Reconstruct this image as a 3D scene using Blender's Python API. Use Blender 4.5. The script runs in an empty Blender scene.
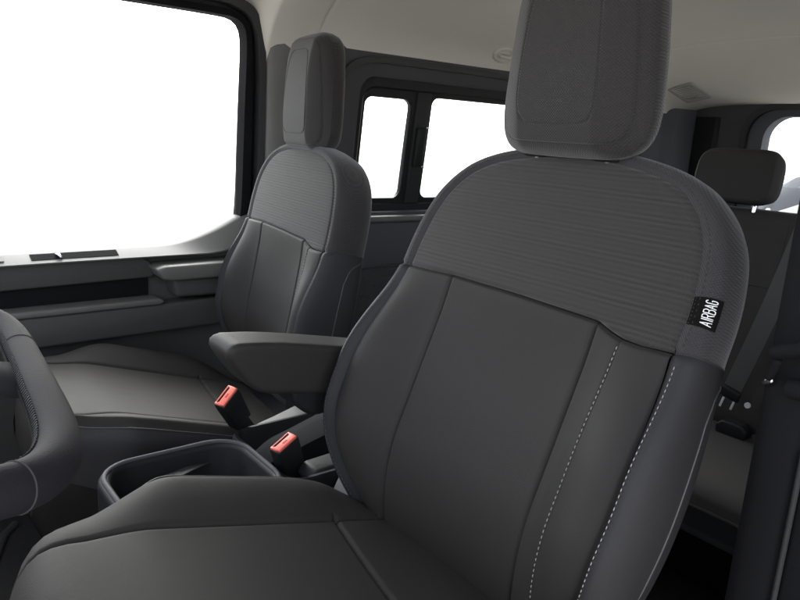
import bpy, bmesh, math, random
import numpy as np
from mathutils import Vector, Matrix
random.seed(4)
PI = math.pi
scene = bpy.context.scene
COL = scene.collection
GROUND = 1.62          # height of the eye above the ground; everything below is written relative to the eye height
K = 0.83               # seat drawing units to metres

# ------------------------------------------------------------------ materials
def new_mat(name):
    m = bpy.data.materials.new(name); m.use_nodes = True
    nt = m.node_tree
    return m, nt, nt.nodes['Principled BSDF']

def N(nt, kind, **kw):
    n = nt.nodes.new(kind)
    for k, v in kw.items():
        if k in n.inputs.keys(): n.inputs[k].default_value = v
        else: setattr(n, k, v)
    return n

def grain(name, col, rough, bump=0.25, scale=600, var=0.08, dist=0.0006, spec=0.5, kind='leather', sheen=0.0, coat=0.0, crease=0.0):
    """moulded plastic or leatherette: fine pebble bump, slight tone and gloss variation"""
    m, nt, b = new_mat(name)
    tc = N(nt, 'ShaderNodeTexCoord')
    if kind == 'leather':
        v = N(nt, 'ShaderNodeTexVoronoi', feature='SMOOTH_F1', Scale=scale); src = v.outputs['Distance']
    else:
        v = N(nt, 'ShaderNodeTexNoise', Scale=scale, Detail=3.0); src = v.outputs['Fac']
    nt.links.new(tc.outputs['Object'], v.inputs['Vector'])
    bp = N(nt, 'ShaderNodeBump', Strength=bump, Distance=dist)
    nt.links.new(src, bp.inputs['Height']); nt.links.new(bp.outputs['Normal'], b.inputs['Normal'])
    n2 = N(nt, 'ShaderNodeTexNoise', Scale=7.0, Detail=5.0, Roughness=0.6)
    nt.links.new(tc.outputs['Object'], n2.inputs['Vector'])
    mr = N(nt, 'ShaderNodeMapRange'); mr.inputs['To Min'].default_value = 1 - var; mr.inputs['To Max'].default_value = 1 + var
    nt.links.new(n2.outputs['Fac'], mr.inputs['Value'])
    mix = N(nt, 'ShaderNodeVectorMath', operation='SCALE'); mix.inputs[0].default_value = col
    nt.links.new(mr.outputs[0], mix.inputs['Scale']); nt.links.new(mix.outputs[0], b.inputs['Base Color'])
    rr = N(nt, 'ShaderNodeMapRange'); rr.inputs['To Min'].default_value = rough - 0.05; rr.inputs['To Max'].default_value = rough + 0.05
    nt.links.new(n2.outputs['Fac'], rr.inputs['Value']); nt.links.new(rr.outputs[0], b.inputs['Roughness'])
    if crease:
        mp = N(nt, 'ShaderNodeMapping'); nt.links.new(tc.outputs['Object'], mp.inputs[0]); mp.inputs['Scale'].default_value = (22, 14, 9)
        cr = N(nt, 'ShaderNodeTexNoise', Scale=1.0, Detail=3.0, Roughness=0.55, Distortion=1.2); nt.links.new(mp.outputs[0], cr.inputs['Vector'])
        b2 = N(nt, 'ShaderNodeBump', Strength=0.5, Distance=crease); nt.links.new(cr.outputs['Fac'], b2.inputs['Height'])
        nt.links.new(b2.outputs['Normal'], bp.inputs['Normal'])
    b.inputs['Specular IOR Level'].default_value = spec
    b.inputs['Sheen Weight'].default_value = sheen
    b.inputs['Sheen Roughness'].default_value = 0.4
    b.inputs['Coat Weight'].default_value = coat
    return m

def woven(name, col, col2, rib=True, pitch=0.0042, amp=0.55):
    """ribbed woven seat cloth: fine cross weave with grouped horizontal ribs (local X across, local Z up the panel)"""
    m, nt, b = new_mat(name)
    L = nt.links
    tc = N(nt, 'ShaderNodeTexCoord')
    sx = N(nt, 'ShaderNodeSeparateXYZ'); L.new(tc.outputs['Object'], sx.inputs[0])
    def sine(sock, per, ph=0.0):
        a = N(nt, 'ShaderNodeMath', operation='MULTIPLY_ADD'); L.new(sock, a.inputs[0]); a.inputs[1].default_value = 2 * PI / per; a.inputs[2].default_value = ph
        s = N(nt, 'ShaderNodeMath', operation='SINE'); L.new(a.outputs[0], s.inputs[0]); return s.outputs[0]
    def op(o, a, c):
        n = N(nt, 'ShaderNodeMath', operation=o)
        for i, q in enumerate((a, c)):
            if isinstance(q, (int, float)): n.inputs[i].default_value = q
            else: L.new(q, n.inputs[i])
        return n.outputs[0]
    wob = N(nt, 'ShaderNodeTexNoise', Scale=9.0, Detail=2.0); L.new(tc.outputs['Object'], wob.inputs['Vector'])
    z = op('MULTIPLY_ADD', wob.outputs['Fac'], 0.0015); nt.nodes[-1].inputs[2].default_value = 0.0
    z = op('ADD', z, sx.outputs['Z'])
    xs = sine(sx.outputs['X'], pitch * 0.62); zs = sine(z, pitch * 0.62)
    weave = op('MULTIPLY', xs, zs)
    h = op('MULTIPLY', weave, 0.5)
    if rib:
        r1 = sine(z, pitch * 1.55); r2 = sine(z, pitch * 6.3, 0.7)
        stp = N(nt, 'ShaderNodeMapping'); L.new(tc.outputs['Object'], stp.inputs[0]); stp.inputs['Scale'].default_value = (14, 14, 260)
        streak = N(nt, 'ShaderNodeTexNoise', Scale=1.0, Detail=2.0); L.new(stp.outputs[0], streak.inputs['Vector'])
        h = op('ADD', h, op('MULTIPLY', r1, 0.5))
        h = op('ADD', h, op('MULTIPLY', op('MULTIPLY', r2, r1), 0.25))
        h = op('ADD', h, op('MULTIPLY', streak.outputs['Fac'], 0.7))
    else:
        h = op('ADD', h, op('MULTIPLY', weave, 0.5))
    bp = N(nt, 'ShaderNodeBump', Strength=amp, Distance=0.0009); L.new(h, bp.inputs['Height']); L.new(bp.outputs['Normal'], b.inputs['Normal'])
    mr = N(nt, 'ShaderNodeMapRange'); mr.inputs['From Min'].default_value = -0.6; mr.inputs['From Max'].default_value = 1.3; L.new(h, mr.inputs['Value'])
    mx = N(nt, 'ShaderNodeMix', data_type='RGBA'); L.new(mr.outputs[0], mx.inputs[0])
    mx.inputs[6].default_value = (*col, 1); mx.inputs[7].default_value = (*col2, 1)
    L.new(mx.outputs[2], b.inputs['Base Color'])
    b.inputs['Roughness'].default_value = 0.75
    b.inputs['Specular IOR Level'].default_value = 0.3
    b.inputs['Sheen Weight'].default_value = 0.25; b.inputs['Sheen Roughness'].default_value = 0.45
    return m

def plain(name, col, rough=0.5, metal=0.0, spec=0.5):
    m, nt, b = new_mat(name)
    tc = N(nt, 'ShaderNodeTexCoord'); n2 = N(nt, 'ShaderNodeTexNoise', Scale=40.0, Detail=4.0)
    nt.links.new(tc.outputs['Object'], n2.inputs['Vector'])
    rr = N(nt, 'ShaderNodeMapRange'); rr.inputs['To Min'].default_value = max(0.02, rough - 0.08); rr.inputs['To Max'].default_value = rough + 0.08
    nt.links.new(n2.outputs['Fac'], rr.inputs['Value']); nt.links.new(rr.outputs[0], b.inputs['Roughness'])
    b.inputs['Base Color'].default_value = (*col, 1); b.inputs['Metallic'].default_value = metal
    b.inputs['Specular IOR Level'].default_value = spec
    return m

def glass(name, tint=(0.93, 0.95, 0.95)):
    m = bpy.data.materials.new(name); m.use_nodes = True; nt = m.node_tree
    for n in list(nt.nodes): nt.nodes.remove(n)
    out = N(nt, 'ShaderNodeOutputMaterial'); t = N(nt, 'ShaderNodeBsdfTransparent'); g = N(nt, 'ShaderNodeBsdfGlossy')
    t.inputs[0].default_value = (*tint, 1); g.inputs['Roughness'].default_value = 0.02
    ge = N(nt, 'ShaderNodeNewGeometry'); dt = N(nt, 'ShaderNodeVectorMath', operation='DOT_PRODUCT')
    nt.links.new(ge.outputs['Normal'], dt.inputs[0]); nt.links.new(ge.outputs['Incoming'], dt.inputs[1])
    ab = N(nt, 'ShaderNodeMath', operation='ABSOLUTE'); nt.links.new(dt.outputs['Value'], ab.inputs[0])
    iv = N(nt, 'ShaderNodeMath', operation='SUBTRACT'); iv.inputs[0].default_value = 1.0; nt.links.new(ab.outputs[0], iv.inputs[1])
    pw = N(nt, 'ShaderNodeMath', operation='POWER'); nt.links.new(iv.outputs[0], pw.inputs[0]); pw.inputs[1].default_value = 5.0
    f = N(nt, 'ShaderNodeMath', operation='MULTIPLY_ADD'); nt.links.new(pw.outputs[0], f.inputs[0]); f.inputs[1].default_value = 0.9; f.inputs[2].default_value = 0.035
    mx = N(nt, 'ShaderNodeMixShader'); nt.links.new(f.outputs[0], mx.inputs[0]); nt.links.new(t.outputs[0], mx.inputs[1]); nt.links.new(g.outputs[0], mx.inputs[2])
    nt.links.new(mx.outputs[0], out.inputs[0])
    return m

M = {}
M['vinyl'] = grain('seat_leatherette', (0.0218, 0.0201, 0.0189), 0.62, 0.25, 700, 0.10, spec=.22, crease=.0007)
M['vinyl_lifted'] = grain('seat_leatherette_lifted', (0.0272, 0.0253, 0.0235), 0.68, 0.25, 700, 0.10, spec=.13, crease=.0009)  # same seat leatherette, lightened to stand in for light missing on the cushions
M['vinyl_side'] = grain('seat_side_leatherette', (0.0222, 0.0214, 0.0228), 0.62, 0.25, 700, 0.10, spec=.25, crease=.0007)
M['cloth'] = woven('shoulder_cloth', (0.0140, 0.0125, 0.0119), (0.0345, 0.0306, 0.0292))
M['cloth_band'] = woven('side_cloth', (0.0165, 0.0152, 0.0164), (0.038, 0.0345, 0.0368), rib=False, pitch=0.0058, amp=0.4)
M['cloth_head'] = woven('headrest_cloth', (0.0145, 0.0129, 0.0124), (0.0325, 0.0288, 0.0276), rib=False, pitch=0.0064, amp=0.4)
M['cloth_rear'] = grain('rear_seat_cloth', (0.037, 0.0342, 0.0336), 0.88, 0.3, 900, 0.1, kind='noise', spec=0.25)
M['thread'] = plain('grey_thread', (0.27, 0.265, 0.26), 0.7)
M['thread_mid'] = plain('mid_grey_thread', (0.05, 0.05, 0.05), 0.7)
M['thread_dark'] = plain('dark_thread', (0.040, 0.037, 0.036), 0.8, spec=.1)
M['piping'] = grain('piping', (0.055, 0.054, 0.054), 0.45, 0.1, 900)
M['seam'] = plain('seam_thread', (0.02, 0.02, 0.02), 0.8)  # plain dark thread lying along the seams
M['black'] = grain('black_plastic', (0.012, 0.012, 0.013), 0.5, 0.3, 700, spec=.22)
M['dark'] = grain('dark_trim_plastic', (0.026, 0.026, 0.027), 0.55, 0.3, 500, spec=.22)
M['bluedark'] = grain('dark_side_trim', (0.074, 0.072, 0.079), 0.65, 0.3, 500, spec=.10)
M['doortrim'] = grain('door_trim_plastic', (0.095, 0.092, 0.086), 0.6, 0.3, 500)
M['doordark'] = grain('door_lower_plastic', (0.054, 0.0525, 0.050), 0.6, 0.3, 500, spec=.22)
M['pillar'] = grain('pillar_plastic', (0.13, 0.128, 0.122), 0.6, 0.3, 500)
M['bluegrey'] = grain('rear_trim_plastic', (0.085, 0.088, 0.100), 0.6, 0.3, 500, spec=.2)
M['rubber'] = plain('rubber_seal', (0.012, 0.012, 0.013), 0.55)
M['glossblack'] = plain('gloss_black_frame', (0.010, 0.010, 0.012), 0.30)
M['matblack'] = grain('matt_black_trim', (0.009, 0.009, 0.010), 0.85, 0.3, 700, spec=.06)
M['headliner'] = grain('headliner_cloth', (0.60, 0.575, 0.525), 0.9, 0.35, 900, 0.03, kind='noise', spec=0.1)
M['vent'] = grain('vent_plastic', (0.34, 0.33, 0.31), 0.7, 0.2, 700)
M['carpet'] = grain('floor_carpet', (0.018, 0.0175, 0.017), 0.95, 0.8, 500, 0.25, dist=0.003, kind='noise', spec=0.1)
M['wheel'] = grain('wheel_leather', (0.009, 0.0086, 0.0105), 0.72, 0.25, 900, spec=.13)
M['spoke'] = grain('wheel_spoke_plastic', (0.016, 0.016, 0.017), 0.8, 0.1, 900, spec=.05)
M['red'] = plain('red_release', (0.86, 0.17, 0.12), 0.45)
M['chrome'] = plain('bright_steel', (0.75, 0.75, 0.76), 0.2, 1.0)
M['steel'] = plain('dull_steel', (0.35, 0.35, 0.36), 0.35, 1.0)
M['bright'] = plain('lifted_metal_grey', (0.62, 0.62, 0.62), 0.3)  # pale non-metal grey, brightness painted in so shaded belt metal reads as lit
M['postmetal'] = plain('dark_post_steel', (0.10, 0.10, 0.105), 0.3, 1.0)
M['webbing'] = grain('belt_webbing', (0.088, 0.085, 0.082), 0.7, 0.5, 900, 0.06, kind='noise', spec=0.3)
M['white'] = plain('white_print', (0.8, 0.8, 0.8), 0.6)
M['tag'] = plain('black_tag', (0.005, 0.0042, 0.004), 0.85, spec=.08)
M['glass'] = glass('clear_glass')
M['paint'] = plain('grey_car_paint', (0.030, 0.034, 0.044), 0.6, spec=.06)
M['ground'] = grain('pale_concrete', (0.52, 0.495, 0.455), 0.85, 0.3, 30, 0.06, kind='noise', dist=0.01)
M['mesh'] = grain('pocket_net', (0.035, 0.034, 0.037), 0.8, 1.0, 130, 0.2, dist=0.004)

# ------------------------------------------------------------------ mesh helpers
def link(name, verts, faces, mats, parent=None, smooth=True, fm=None):
    me = bpy.data.meshes.new(name)
    me.from_pydata([tuple(map(float, v)) for v in verts], [], [tuple(map(int, f)) for f in faces])
    if not isinstance(mats, (list, tuple)): mats = [mats]
    for m in mats: me.materials.append(m)
    me.polygons.foreach_set('use_smooth', [smooth] * len(me.polygons))
    if fm is not None: me.polygons.foreach_set('material_index', fm)
    bm = bmesh.new(); bm.from_mesh(me); bmesh.ops.recalc_face_normals(bm, faces=bm.faces); bm.to_mesh(me); bm.free()
    o = bpy.data.objects.new(name, me); COL.objects.link(o)
    if parent: o.parent = parent
    return o

class MB:
    def __init__(s): s.v = []; s.f = []; s.m = []
    def add(s, v, f, mi=0):
        b = len(s.v); s.v += [tuple(map(float, q)) for q in v]; s.f += [tuple(b + i for i in q) for q in f]; s.m += [mi] * len(f); return s
    def grid(s, P, closed_u=False, closed_v=False, mi=0):
        P = np.asarray(P, float); R, C = P.shape[:2]
        f = []
        for i in range(R if closed_u else R - 1):
            for j in range(C if closed_v else C - 1):
                i2 = (i + 1) % R; j2 = (j + 1) % C
                f.append((i * C + j, i * C + j2, i2 * C + j2, i2 * C + j))
        return s.add(P.reshape(-1, 3), f, mi)
    def tube(s, pts, r, n=10, mi=0, closed=False, flat=None):
        pts = [np.array(p, float) for p in pts]
        if not hasattr(r, '__len__'): r = [r] * len(pts)
        rings = []; prev = None
        for i, p in enumerate(pts):
            a = pts[i - 1] if (i > 0 or closed) else p; b = pts[(i + 1) % len(pts)] if (i < len(pts) - 1 or closed) else p
            t = b - a; t /= np.linalg.norm(t) + 1e-12
            if prev is None:
                up = np.array([0, 0, 1.]) if abs(t[2]) < .9 else np.array([1., 0, 0])
                u = np.cross(t, up)
            else: u = prev - t * (prev @ t)
            u /= np.linalg.norm(u); w = np.cross(t, u); prev = u
            rings.append([p + r[i] * (math.cos(q) * u + math.sin(q) * w) for q in np.linspace(0, 2 * PI, n, endpoint=False)])
        b = len(s.v); s.grid(rings, closed_u=closed, closed_v=True, mi=mi)
        if not closed:
            R = len(rings)
            s.f.append(tuple(b + i for i in range(n))); s.m.append(mi)
            s.f.append(tuple(b + (R - 1) * n + i for i in range(n))); s.m.append(mi)
        return s
    def box(s, c, d, mi=0, rot=None, bev=0.0, seg=3):
        bm = bmesh.new(); bmesh.ops.create_cube(bm, size=1)
        for v in bm.verts: v.co = Vector((v.co.x * d[0], v.co.y * d[1], v.co.z * d[2]))
        if bev: bmesh.ops.bevel(bm, geom=bm.edges[:], offset=min(bev, min(d) * .49), segments=seg, affect='EDGES', profile=.5)
        if rot is not None: bmesh.ops.transform(bm, matrix=rot.to_4x4(), verts=bm.verts)
        bm.verts.index_update()
        s.add([np.array(v.co) + np.array(c) for v in bm.verts], [[v.index for v in f.verts] for f in bm.faces], mi); bm.free(); return s
    def prism(s, poly, h, axis='x', base=0.0, bev=0.0, mi=0, seg=3, xf=None):
        """closed polygon extruded along an axis: poly (a,b); x->(y,z), y->(x,z), z->(x,y)"""
        bm = bmesh.new()
        def P(a, b, t): return {'x': (t, a, b), 'y': (a, t, b), 'z': (a, b, t)}[axis]
        lo = [bm.verts.new(P(a, b, base)) for a, b in poly]; hi = [bm.verts.new(P(a, b, base + h)) for a, b in poly]
        n = len(poly)
        bm.faces.new(lo); bm.faces.new(hi)
        for i in range(n): bm.faces.new((lo[i], lo[(i + 1) % n], hi[(i + 1) % n], hi[i]))
        bmesh.ops.recalc_face_normals(bm, faces=bm.faces)
        if bev: bmesh.ops.bevel(bm, geom=bm.edges[:], offset=bev, segments=seg, affect='EDGES', profile=.5)
        if xf is not None: bmesh.ops.transform(bm, matrix=xf, verts=bm.verts)
        bm.verts.index_update()
        s.add([v.co for v in bm.verts], [[v.index for v in f.verts] for f in bm.faces], mi); bm.free(); return s
    def build(s, name, mats, parent=None, smooth=True):
        o = link(name, s.v, s.f, mats, parent, smooth, s.m)
        return o

def sharp(o, ang=35):
    """smooth shading with hard creases kept"""
    me = o.data
    bm = bmesh.new(); bm.from_mesh(me)
    a = math.radians(ang)
    for e in bm.edges:
        e.smooth = not (len(e.link_faces) == 2 and e.calc_face_angle(0) > a)
    bm.to_mesh(me); bm.free(); return o

def empty(name, label, cat, loc=(0, 0, 0), group=None):
    o = bpy.data.objects.new(name, None); COL.objects.link(o); o.location = loc; o.empty_display_size = 0.1
    o['label'] = label; o['category'] = cat; o['kind'] = 'thing'
    if group: o['group'] = group
    return o
def tag(o, label, cat, group=None):
    o['label'] = label; o['category'] = cat
    if group: o['group'] = group
    return o

def crom(pts, n):
    """smooth curve through points, n samples (arc-length even)"""
    P = np.array(pts, float); P = np.vstack([2 * P[0] - P[1], P, 2 * P[-1] - P[-2]]); out = []
    for i in range(1, len(P) - 2):
        for t in np.linspace(0, 1, 40, endpoint=False):
            a, b, c, d = P[i - 1:i + 3]
            out.append(.5 * ((2 * b) + (c - a) * t + (2 * a - 5 * b + 4 * c - d) * t * t + (-a + 3 * b - 3 * c + d) * t ** 3))
    out.append(P[-2]); out = np.array(out)
    L = np.r_[0, np.cumsum(np.linalg.norm(np.diff(out, axis=0), axis=1))]
    q = np.linspace(0, L[-1], n)
    return np.stack([np.interp(q, L, out[:, k]) for k in range(out.shape[1])], 1)

def stations(breaks, step=0.012, fine=(0.0015, 0.003, 0.005, 0.008, 0.012)):
    out = []
    for a, b in zip(breaks[:-1], breaks[1:]):
        if b < a: s = -1
        else: s = 1
        w = abs(b - a); q = {0.0, w}
        for f in fine:
            if f < w / 2: q.add(f); q.add(w - f)
        for x in np.linspace(0, w, max(2, int(w / step) + 1)):
            if min(abs(x - y) for y in q) > step * .4: q.add(float(x))
        out.append([a + s * x for x in sorted(q)])
    return out
def sm(a, b, x):
    t = np.clip((x - a) / (b - a), 0, 1); return t * t * (3 - 2 * t)

# ------------------------------------------------------------------ the front seats (drawing units, scaled by K)
# local frame of a backrest: X across (+ inboard side), Z up the back, Y out of the front face
SI, SD, WT = 0.158, 0.207, 0.281
WELT = [(0.150, -0.492), (0.215, -0.458), (0.258, -0.410), (0.284, -0.350), (0.296, -0.28), (0.299, -0.20), (0.295, -0.12), (0.286, -0.04), (0.281, 0.0), (0.280, 0.05), (0.274, 0.10), (0.262, 0.145), (0.241, 0.180), (0.208, 0.210), (0.162, 0.230), (0.10, 0.243), (0.04, 0.248), (0.0, 0.249)]
Wc = crom(WELT, 500)
I0 = int(np.argmin(abs(Wc[:, 1] - 0.0))); ICOR = int(np.argmin(abs(Wc[:, 0] - 0.241) + 10 * (Wc[:, 1] < .1)))
def welt_half(t): return float(np.interp(t, Wc[:ICOR, 1], Wc[:ICOR, 0]))
def yoke_t(s):
    return float(np.interp(s, [-.30, -.235, -.205, -.185, -.168, -.158, 0, .158, .22, .30], [-.012, -.016, -.014, -.009, -.003, 0.001, .007, .009, .006, .004]))
def bul(t): return 0.045 * float(sm(0.03, -0.2, t)) * (1 - 0.25 * float(sm(-0.25, -0.5, t)))
def gr(d, depth=0.006, w=0.004): return -depth * math.exp(-(d / w) ** 2)
WS = crom(WELT, 4000)
def face_n(s, t, part):
    if t < yoke_t(s) + 1e-6 and part != 'yoke':
        w = welt_half(t); a = abs(s)
        if a < SI: n = -0.010 * (1 - (a / SI) ** 2) * float(sm(0.0, -.15, t)) - 0.004 * float(sm(-.25, -.45, t))
        else:
            x = (a - SI) / (w - SI)
            n = bul(t) * float(sm(0, 0.85, x)) * (1 - .12 * float(sm(.85, 1, x)))
            n += 0.004 * math.sin(PI * min(1, x)) * float(sm(.05, -.05, t))
        n -= .060 * max(0, (-t - .27) / .2) ** 2.0 * (1 + 1.0 * float(sm(SI, w, a)))
        n += gr(a - SI, 0.0065, 0.0030)
        if s < 0: n += gr(a - SD, 0.0022, 0.0024)
        n += 0.0005 * math.exp(-((a - SI) / .014) ** 2) - .002 * math.exp(-(w - a) / .02) * float(sm(-.20, .0, t))
        n += gr(t - yoke_t(s), 0.006, 0.0032) + gr(w - a, 0.004, 0.003)
        n += 0.004 * math.exp(-((t - yoke_t(s)) / .04) ** 2)
    else:
        d = float(np.min(np.hypot(WS[:, 0] - abs(s), WS[:, 1] - t)))
        n = 0.006 - 0.002 * (1 - math.exp(-((t - yoke_t(s)) / .04) ** 2)) - 0.002 * math.exp(-d / 0.02) - 0.010 * max(0, t / .25) ** 2.2 - 0.004 * (abs(s) / .28) ** 2 + bul(t) * float(sm(SI, .26, abs(s))) * .9
        n += gr(t - yoke_t(s), 0.006, 0.0032) - .002 * math.exp(-((t - yoke_t(s)) / .04) ** 2) + gr(d, 0.0025, 0.003)
    return n
def P3(s, t, n): return (s * K, n * K, t * K)

BAND = [(0, 0), (.003, .0012), (.011, .004), (.022, .0045), (.032, -.003), (.038, -.021), (.040, -.040), (.038, -.062), (.032, -.085), (.020, -.108), (.0, -.124), (-.04, -.134), (-.10, -.138)]

def dashes(mb, pts, nrm, L=.0040, gap=.0028, r=.00050, lift=.0003):
    """a row of short thread stitches along a 3-D curve"""
    P = np.array(pts); seg = np.r_[0, np.cumsum(np.linalg.norm(np.diff(P, axis=0), axis=1))]
    q = 0.0
    while q + L < seg[-1]:
        a = np.array([np.interp(q, seg, P[:, k]) for k in range(3)]); b = np.array([np.interp(q + L, seg, P[:, k]) for k in range(3)])
        nn = np.array([np.interp(q, seg, np.array(nrm)[:, k]) for k in range(3)]); nn /= np.linalg.norm(nn)
        m = (a + b) / 2 + nn * r * 1.2
        mb.tube([a + nn * (lift - r), a * .75 + b * .25 + nn * lift, m, a * .25 + b * .75 + nn * lift, b + nn * (lift - r)], [r * .5, r, r * 1.1, r, r * .5], 6)
        q += L + gap

def letters_airbag():
    """block letters as strokes on a 4 x 6 cell"""
    return {'A': [[(0, 0), (2, 6), (4, 0)], [(.8, 2), (3.2, 2)]], 'I': [[(2, 0), (2, 6)]],
            'R': [[(0, 0), (0, 6), (3, 6), (4, 5), (4, 4), (3, 3), (0, 3)], [(2, 3), (4, 0)]],
            'B': [[(0, 0), (0, 6), (3, 6), (4, 5), (4, 4), (3, 3.1), (0, 3.1)], [(3, 3.1), (4, 2.2), (4, 1), (3, 0), (0, 0)]],
            'G': [[(4, 5), (3, 6), (1, 6), (0, 5), (0, 1), (1, 0), (3, 0), (4, 1), (4, 2.8), (2.2, 2.8)]]}

def band_surface(lo_i, hi_i, sg=1):
    """side band swept round the welt from index lo to hi on one half; returns rows along the welt"""
    rows = []
    T = np.gradient(Wc, axis=0); T /= np.linalg.norm(T, axis=1)[:, None]
    O = np.stack([T[:, 1], -T[:, 0]], 1)     # outward for the +s half
    idx = list(range(lo_i, hi_i, 4)); idx.append(hi_i)
    for i in idx:
        s, t = Wc[i]; o = O[i]
        n0 = face_n(sg * (s - .0005), t, 'yoke' if t > yoke_t(sg * s) - 1e-4 else 'low')
        be = bul(t) / .045; top = max(0, o[1]) ** 2
        row = []
        for (a, dn) in BAND:
            f = sm(-.0, -.09, dn)
            a2 = a * (1 - .38 * top) if a > 0 else a * (1 - .3 * top)
            if .003 < a < .03 and dn > -.03: bump = .016 * be * math.exp(-((a - .014) / .011) ** 2)
            else: bump = 0
            nn = n0 * (1 - f) + 0.0 * f + dn + bump
            row.append((s + o[0] * a2, t + o[1] * a2, nn))
        rows.append(row)
    return np.array(rows)

def make_front_seat(name, label, recline, armrest):
    root = empty(name, label, 'car seat', group='front seats')
    # ---- backrest
    iyN = int(np.argmin(abs(Wc[:ICOR, 1] + 0.012))); iyP = int(np.argmin(abs(Wc[:ICOR, 1] - 0.005)))
    iyS = {1: iyP, -1: iyN}
    def mir(R): R = R.copy(); R[..., 0] *= -1; return R
    def toP(R): return np.stack([R[..., 0], R[..., 2], R[..., 1]], -1) * K
    lows = {sg: band_surface(0, iyS[sg], sg) for sg in (1, -1)}; ups = {sg: band_surface(iyS[sg], len(Wc) - 1, sg) for sg in (1, -1)}
    # back shell closing the ring
    ring = [r[-1] for r in lows[1]] + [r[-1] for r in ups[1][1:]]
    ringL = [(-a, b, c) for a, b, c in ([r[-1] for r in lows[-1]] + [r[-1] for r in ups[-1][1:]])]
    lp = ring + ringL[::-1][1:]
    side = MB()
    side.grid([[P3(a, b, c) for a, b, c in lp], [P3(a * .9, b * .95, c - .010) for a, b, c in lp]], closed_v=True)
    k = len(side.v); side.f.append(tuple(range(k - len(lp), k))); side.m.append(0)
    back = side.build('backrest', [M['dark']], root)
    for sg in (1, -1):
        MB().grid(toP(lows[sg] if sg > 0 else mir(lows[sg]))).build('side_bolster', M['vinyl_side'], back)
    ub = MB()
    up_all = np.concatenate([ups[1], mir(ups[-1])[::-1][1:]])
    ub.grid(toP(up_all)); ub.build('shoulder_side_band', M['cloth_band'], back)
    # lower front panels
    tb = -0.475
    def vrows():
        v = np.r_[np.linspace(0, .9, 40), np.linspace(.905, .975, 10), [.98, .985, .989, .993, .996, .998, 1.0]]
        return v
    def low_panel(pn, cols, mat, par=back):
        G = []
        for v in vrows():
            row = []
            for c in cols:
                s0 = c(v) if callable(c) else c
                ty = yoke_t(s0); t = tb + (ty - tb) * v
                if isinstance(c, tuple):
                    pass
                row.append(P3(s0, t, face_n(s0, t, 'low')))
            G.append(row)
        return MB().grid(G).build(pn, mat, par)
    st = stations([-SI, SI])[0]
    low_panel('centre_insert', st, M['vinyl'])
    fr = stations([0, 1], step=.07, fine=(.02, .04, .06, .09, .13))[0]
    def bol(sign, a, edge):
        cols = []
        for x in fr:
            def c(v, x=x):
                t = tb + (0 - tb) * v
                w = welt_half(t) if edge == 'w' else edge
                return sign * (a + (w - a) * x)
            cols.append(c)
        return cols
    low_panel('bolster', bol(1, SI, 'w'), M['vinyl'])
    low_panel('bolster_strip', bol(-1, SI, SD), M['vinyl'])
    low_panel('bolster', bol(-1, SD, 'w'), M['vinyl'])
    # shoulder yoke: bilinear Coons patch between the seam, both welts and the top
    nu, nv = 90, 70
    us = np.r_[[-1, -.994, -.988, -.98, -.97, -.955], np.linspace(-.94, .94, nu), [.955, .97, .98, .988, .994, 1]]
    vs = np.r_[[0, .006, .012, .02, .03], np.linspace(.045, .955, nv), [.97, .98, .988, .994, 1]]
    sideP = Wc[iyP:ICOR + 1]; sideN = Wc[iyN:ICOR + 1]; topc = Wc[ICOR:]
    def along(c, q):
        L = np.r_[0, np.cumsum(np.linalg.norm(np.diff(c, axis=0), axis=1))]
        return np.array([np.interp(q * L[-1], L, c[:, k]) for k in (0, 1)])
    G = []
    bP = sideP[0]; bN = sideN[0]; cor = sideP[-1]
    for v in vs:
        row = []
        Rr = along(sideP, v); L_ = along(sideN, v) * [-1, 1]
        for u in us:
            x = (u + 1) / 2
            bs = -bN[0] + (bN[0] + bP[0]) * x; B_ = np.array([bs, yoke_t(bs)])
            tt = along(topc, 1 - abs(u)); T_ = np.array([tt[0] * (1 if u > 0 else -1), tt[1]])
            c00 = np.array([-bN[0], yoke_t(-bN[0])]); c10 = np.array([bP[0], yoke_t(bP[0])]); c01 = cor * [-1, 1]; c11 = cor
            p = (1 - v) * B_ + v * T_ + (1 - x) * L_ + x * Rr - ((1 - x) * (1 - v) * c00 + x * (1 - v) * c10 + (1 - x) * v * c01 + x * v * c11)
            row.append(P3(p[0], p[1], face_n(p[0], p[1], 'yoke')))
        G.append(row)
    MB().grid(G).build('shoulder_panel', M['cloth'], back)
    # stitching: double row outside the welt, decorative row on the strip, thread in the seams
    for sg in (-1, 1):
        sw = MB(); sl = MB()
        T = band_surface(4, len(Wc) - 60, sg)
        j = 2
        pts = [(sg * r[j][0] * K, r[j][2] * K, r[j][1] * K) for r in T]
        nr = []
        for r in T:
            d = np.array(r[3]) - np.array(r[1]); o = np.array(r[6][:2]) - np.array(r[0][:2]); o /= np.linalg.norm(o) + 1e-9
            nr.append((sg * o[0] * .55, .8, o[1] * .55))
        il = [i for i, r in enumerate(T) if r[0][1] < -.02]
        iu = [i for i, r in enumerate(T) if r[0][1] > -.005]
        dashes(sl, [pts[i] for i in il], [nr[i] for i in il])
        dashes(sw, [pts[i] for i in iu], [nr[i] for i in iu], r=.0005)
        sl.build('stitching', M['thread' if (sg < 0 and armrest) else 'thread_mid'], back); sw.build('stitching', M['thread_dark'], back)
    sl = MB()
    ts = np.linspace(-.47, -.02, 120)
    dashes(sl, [P3(-SD, t, face_n(-SD, t, 'low') + .002) for t in ts], [(0, 1, 0)] * len(ts), r=.00055)
    sl.build('stitching', M['thread'], back)
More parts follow.
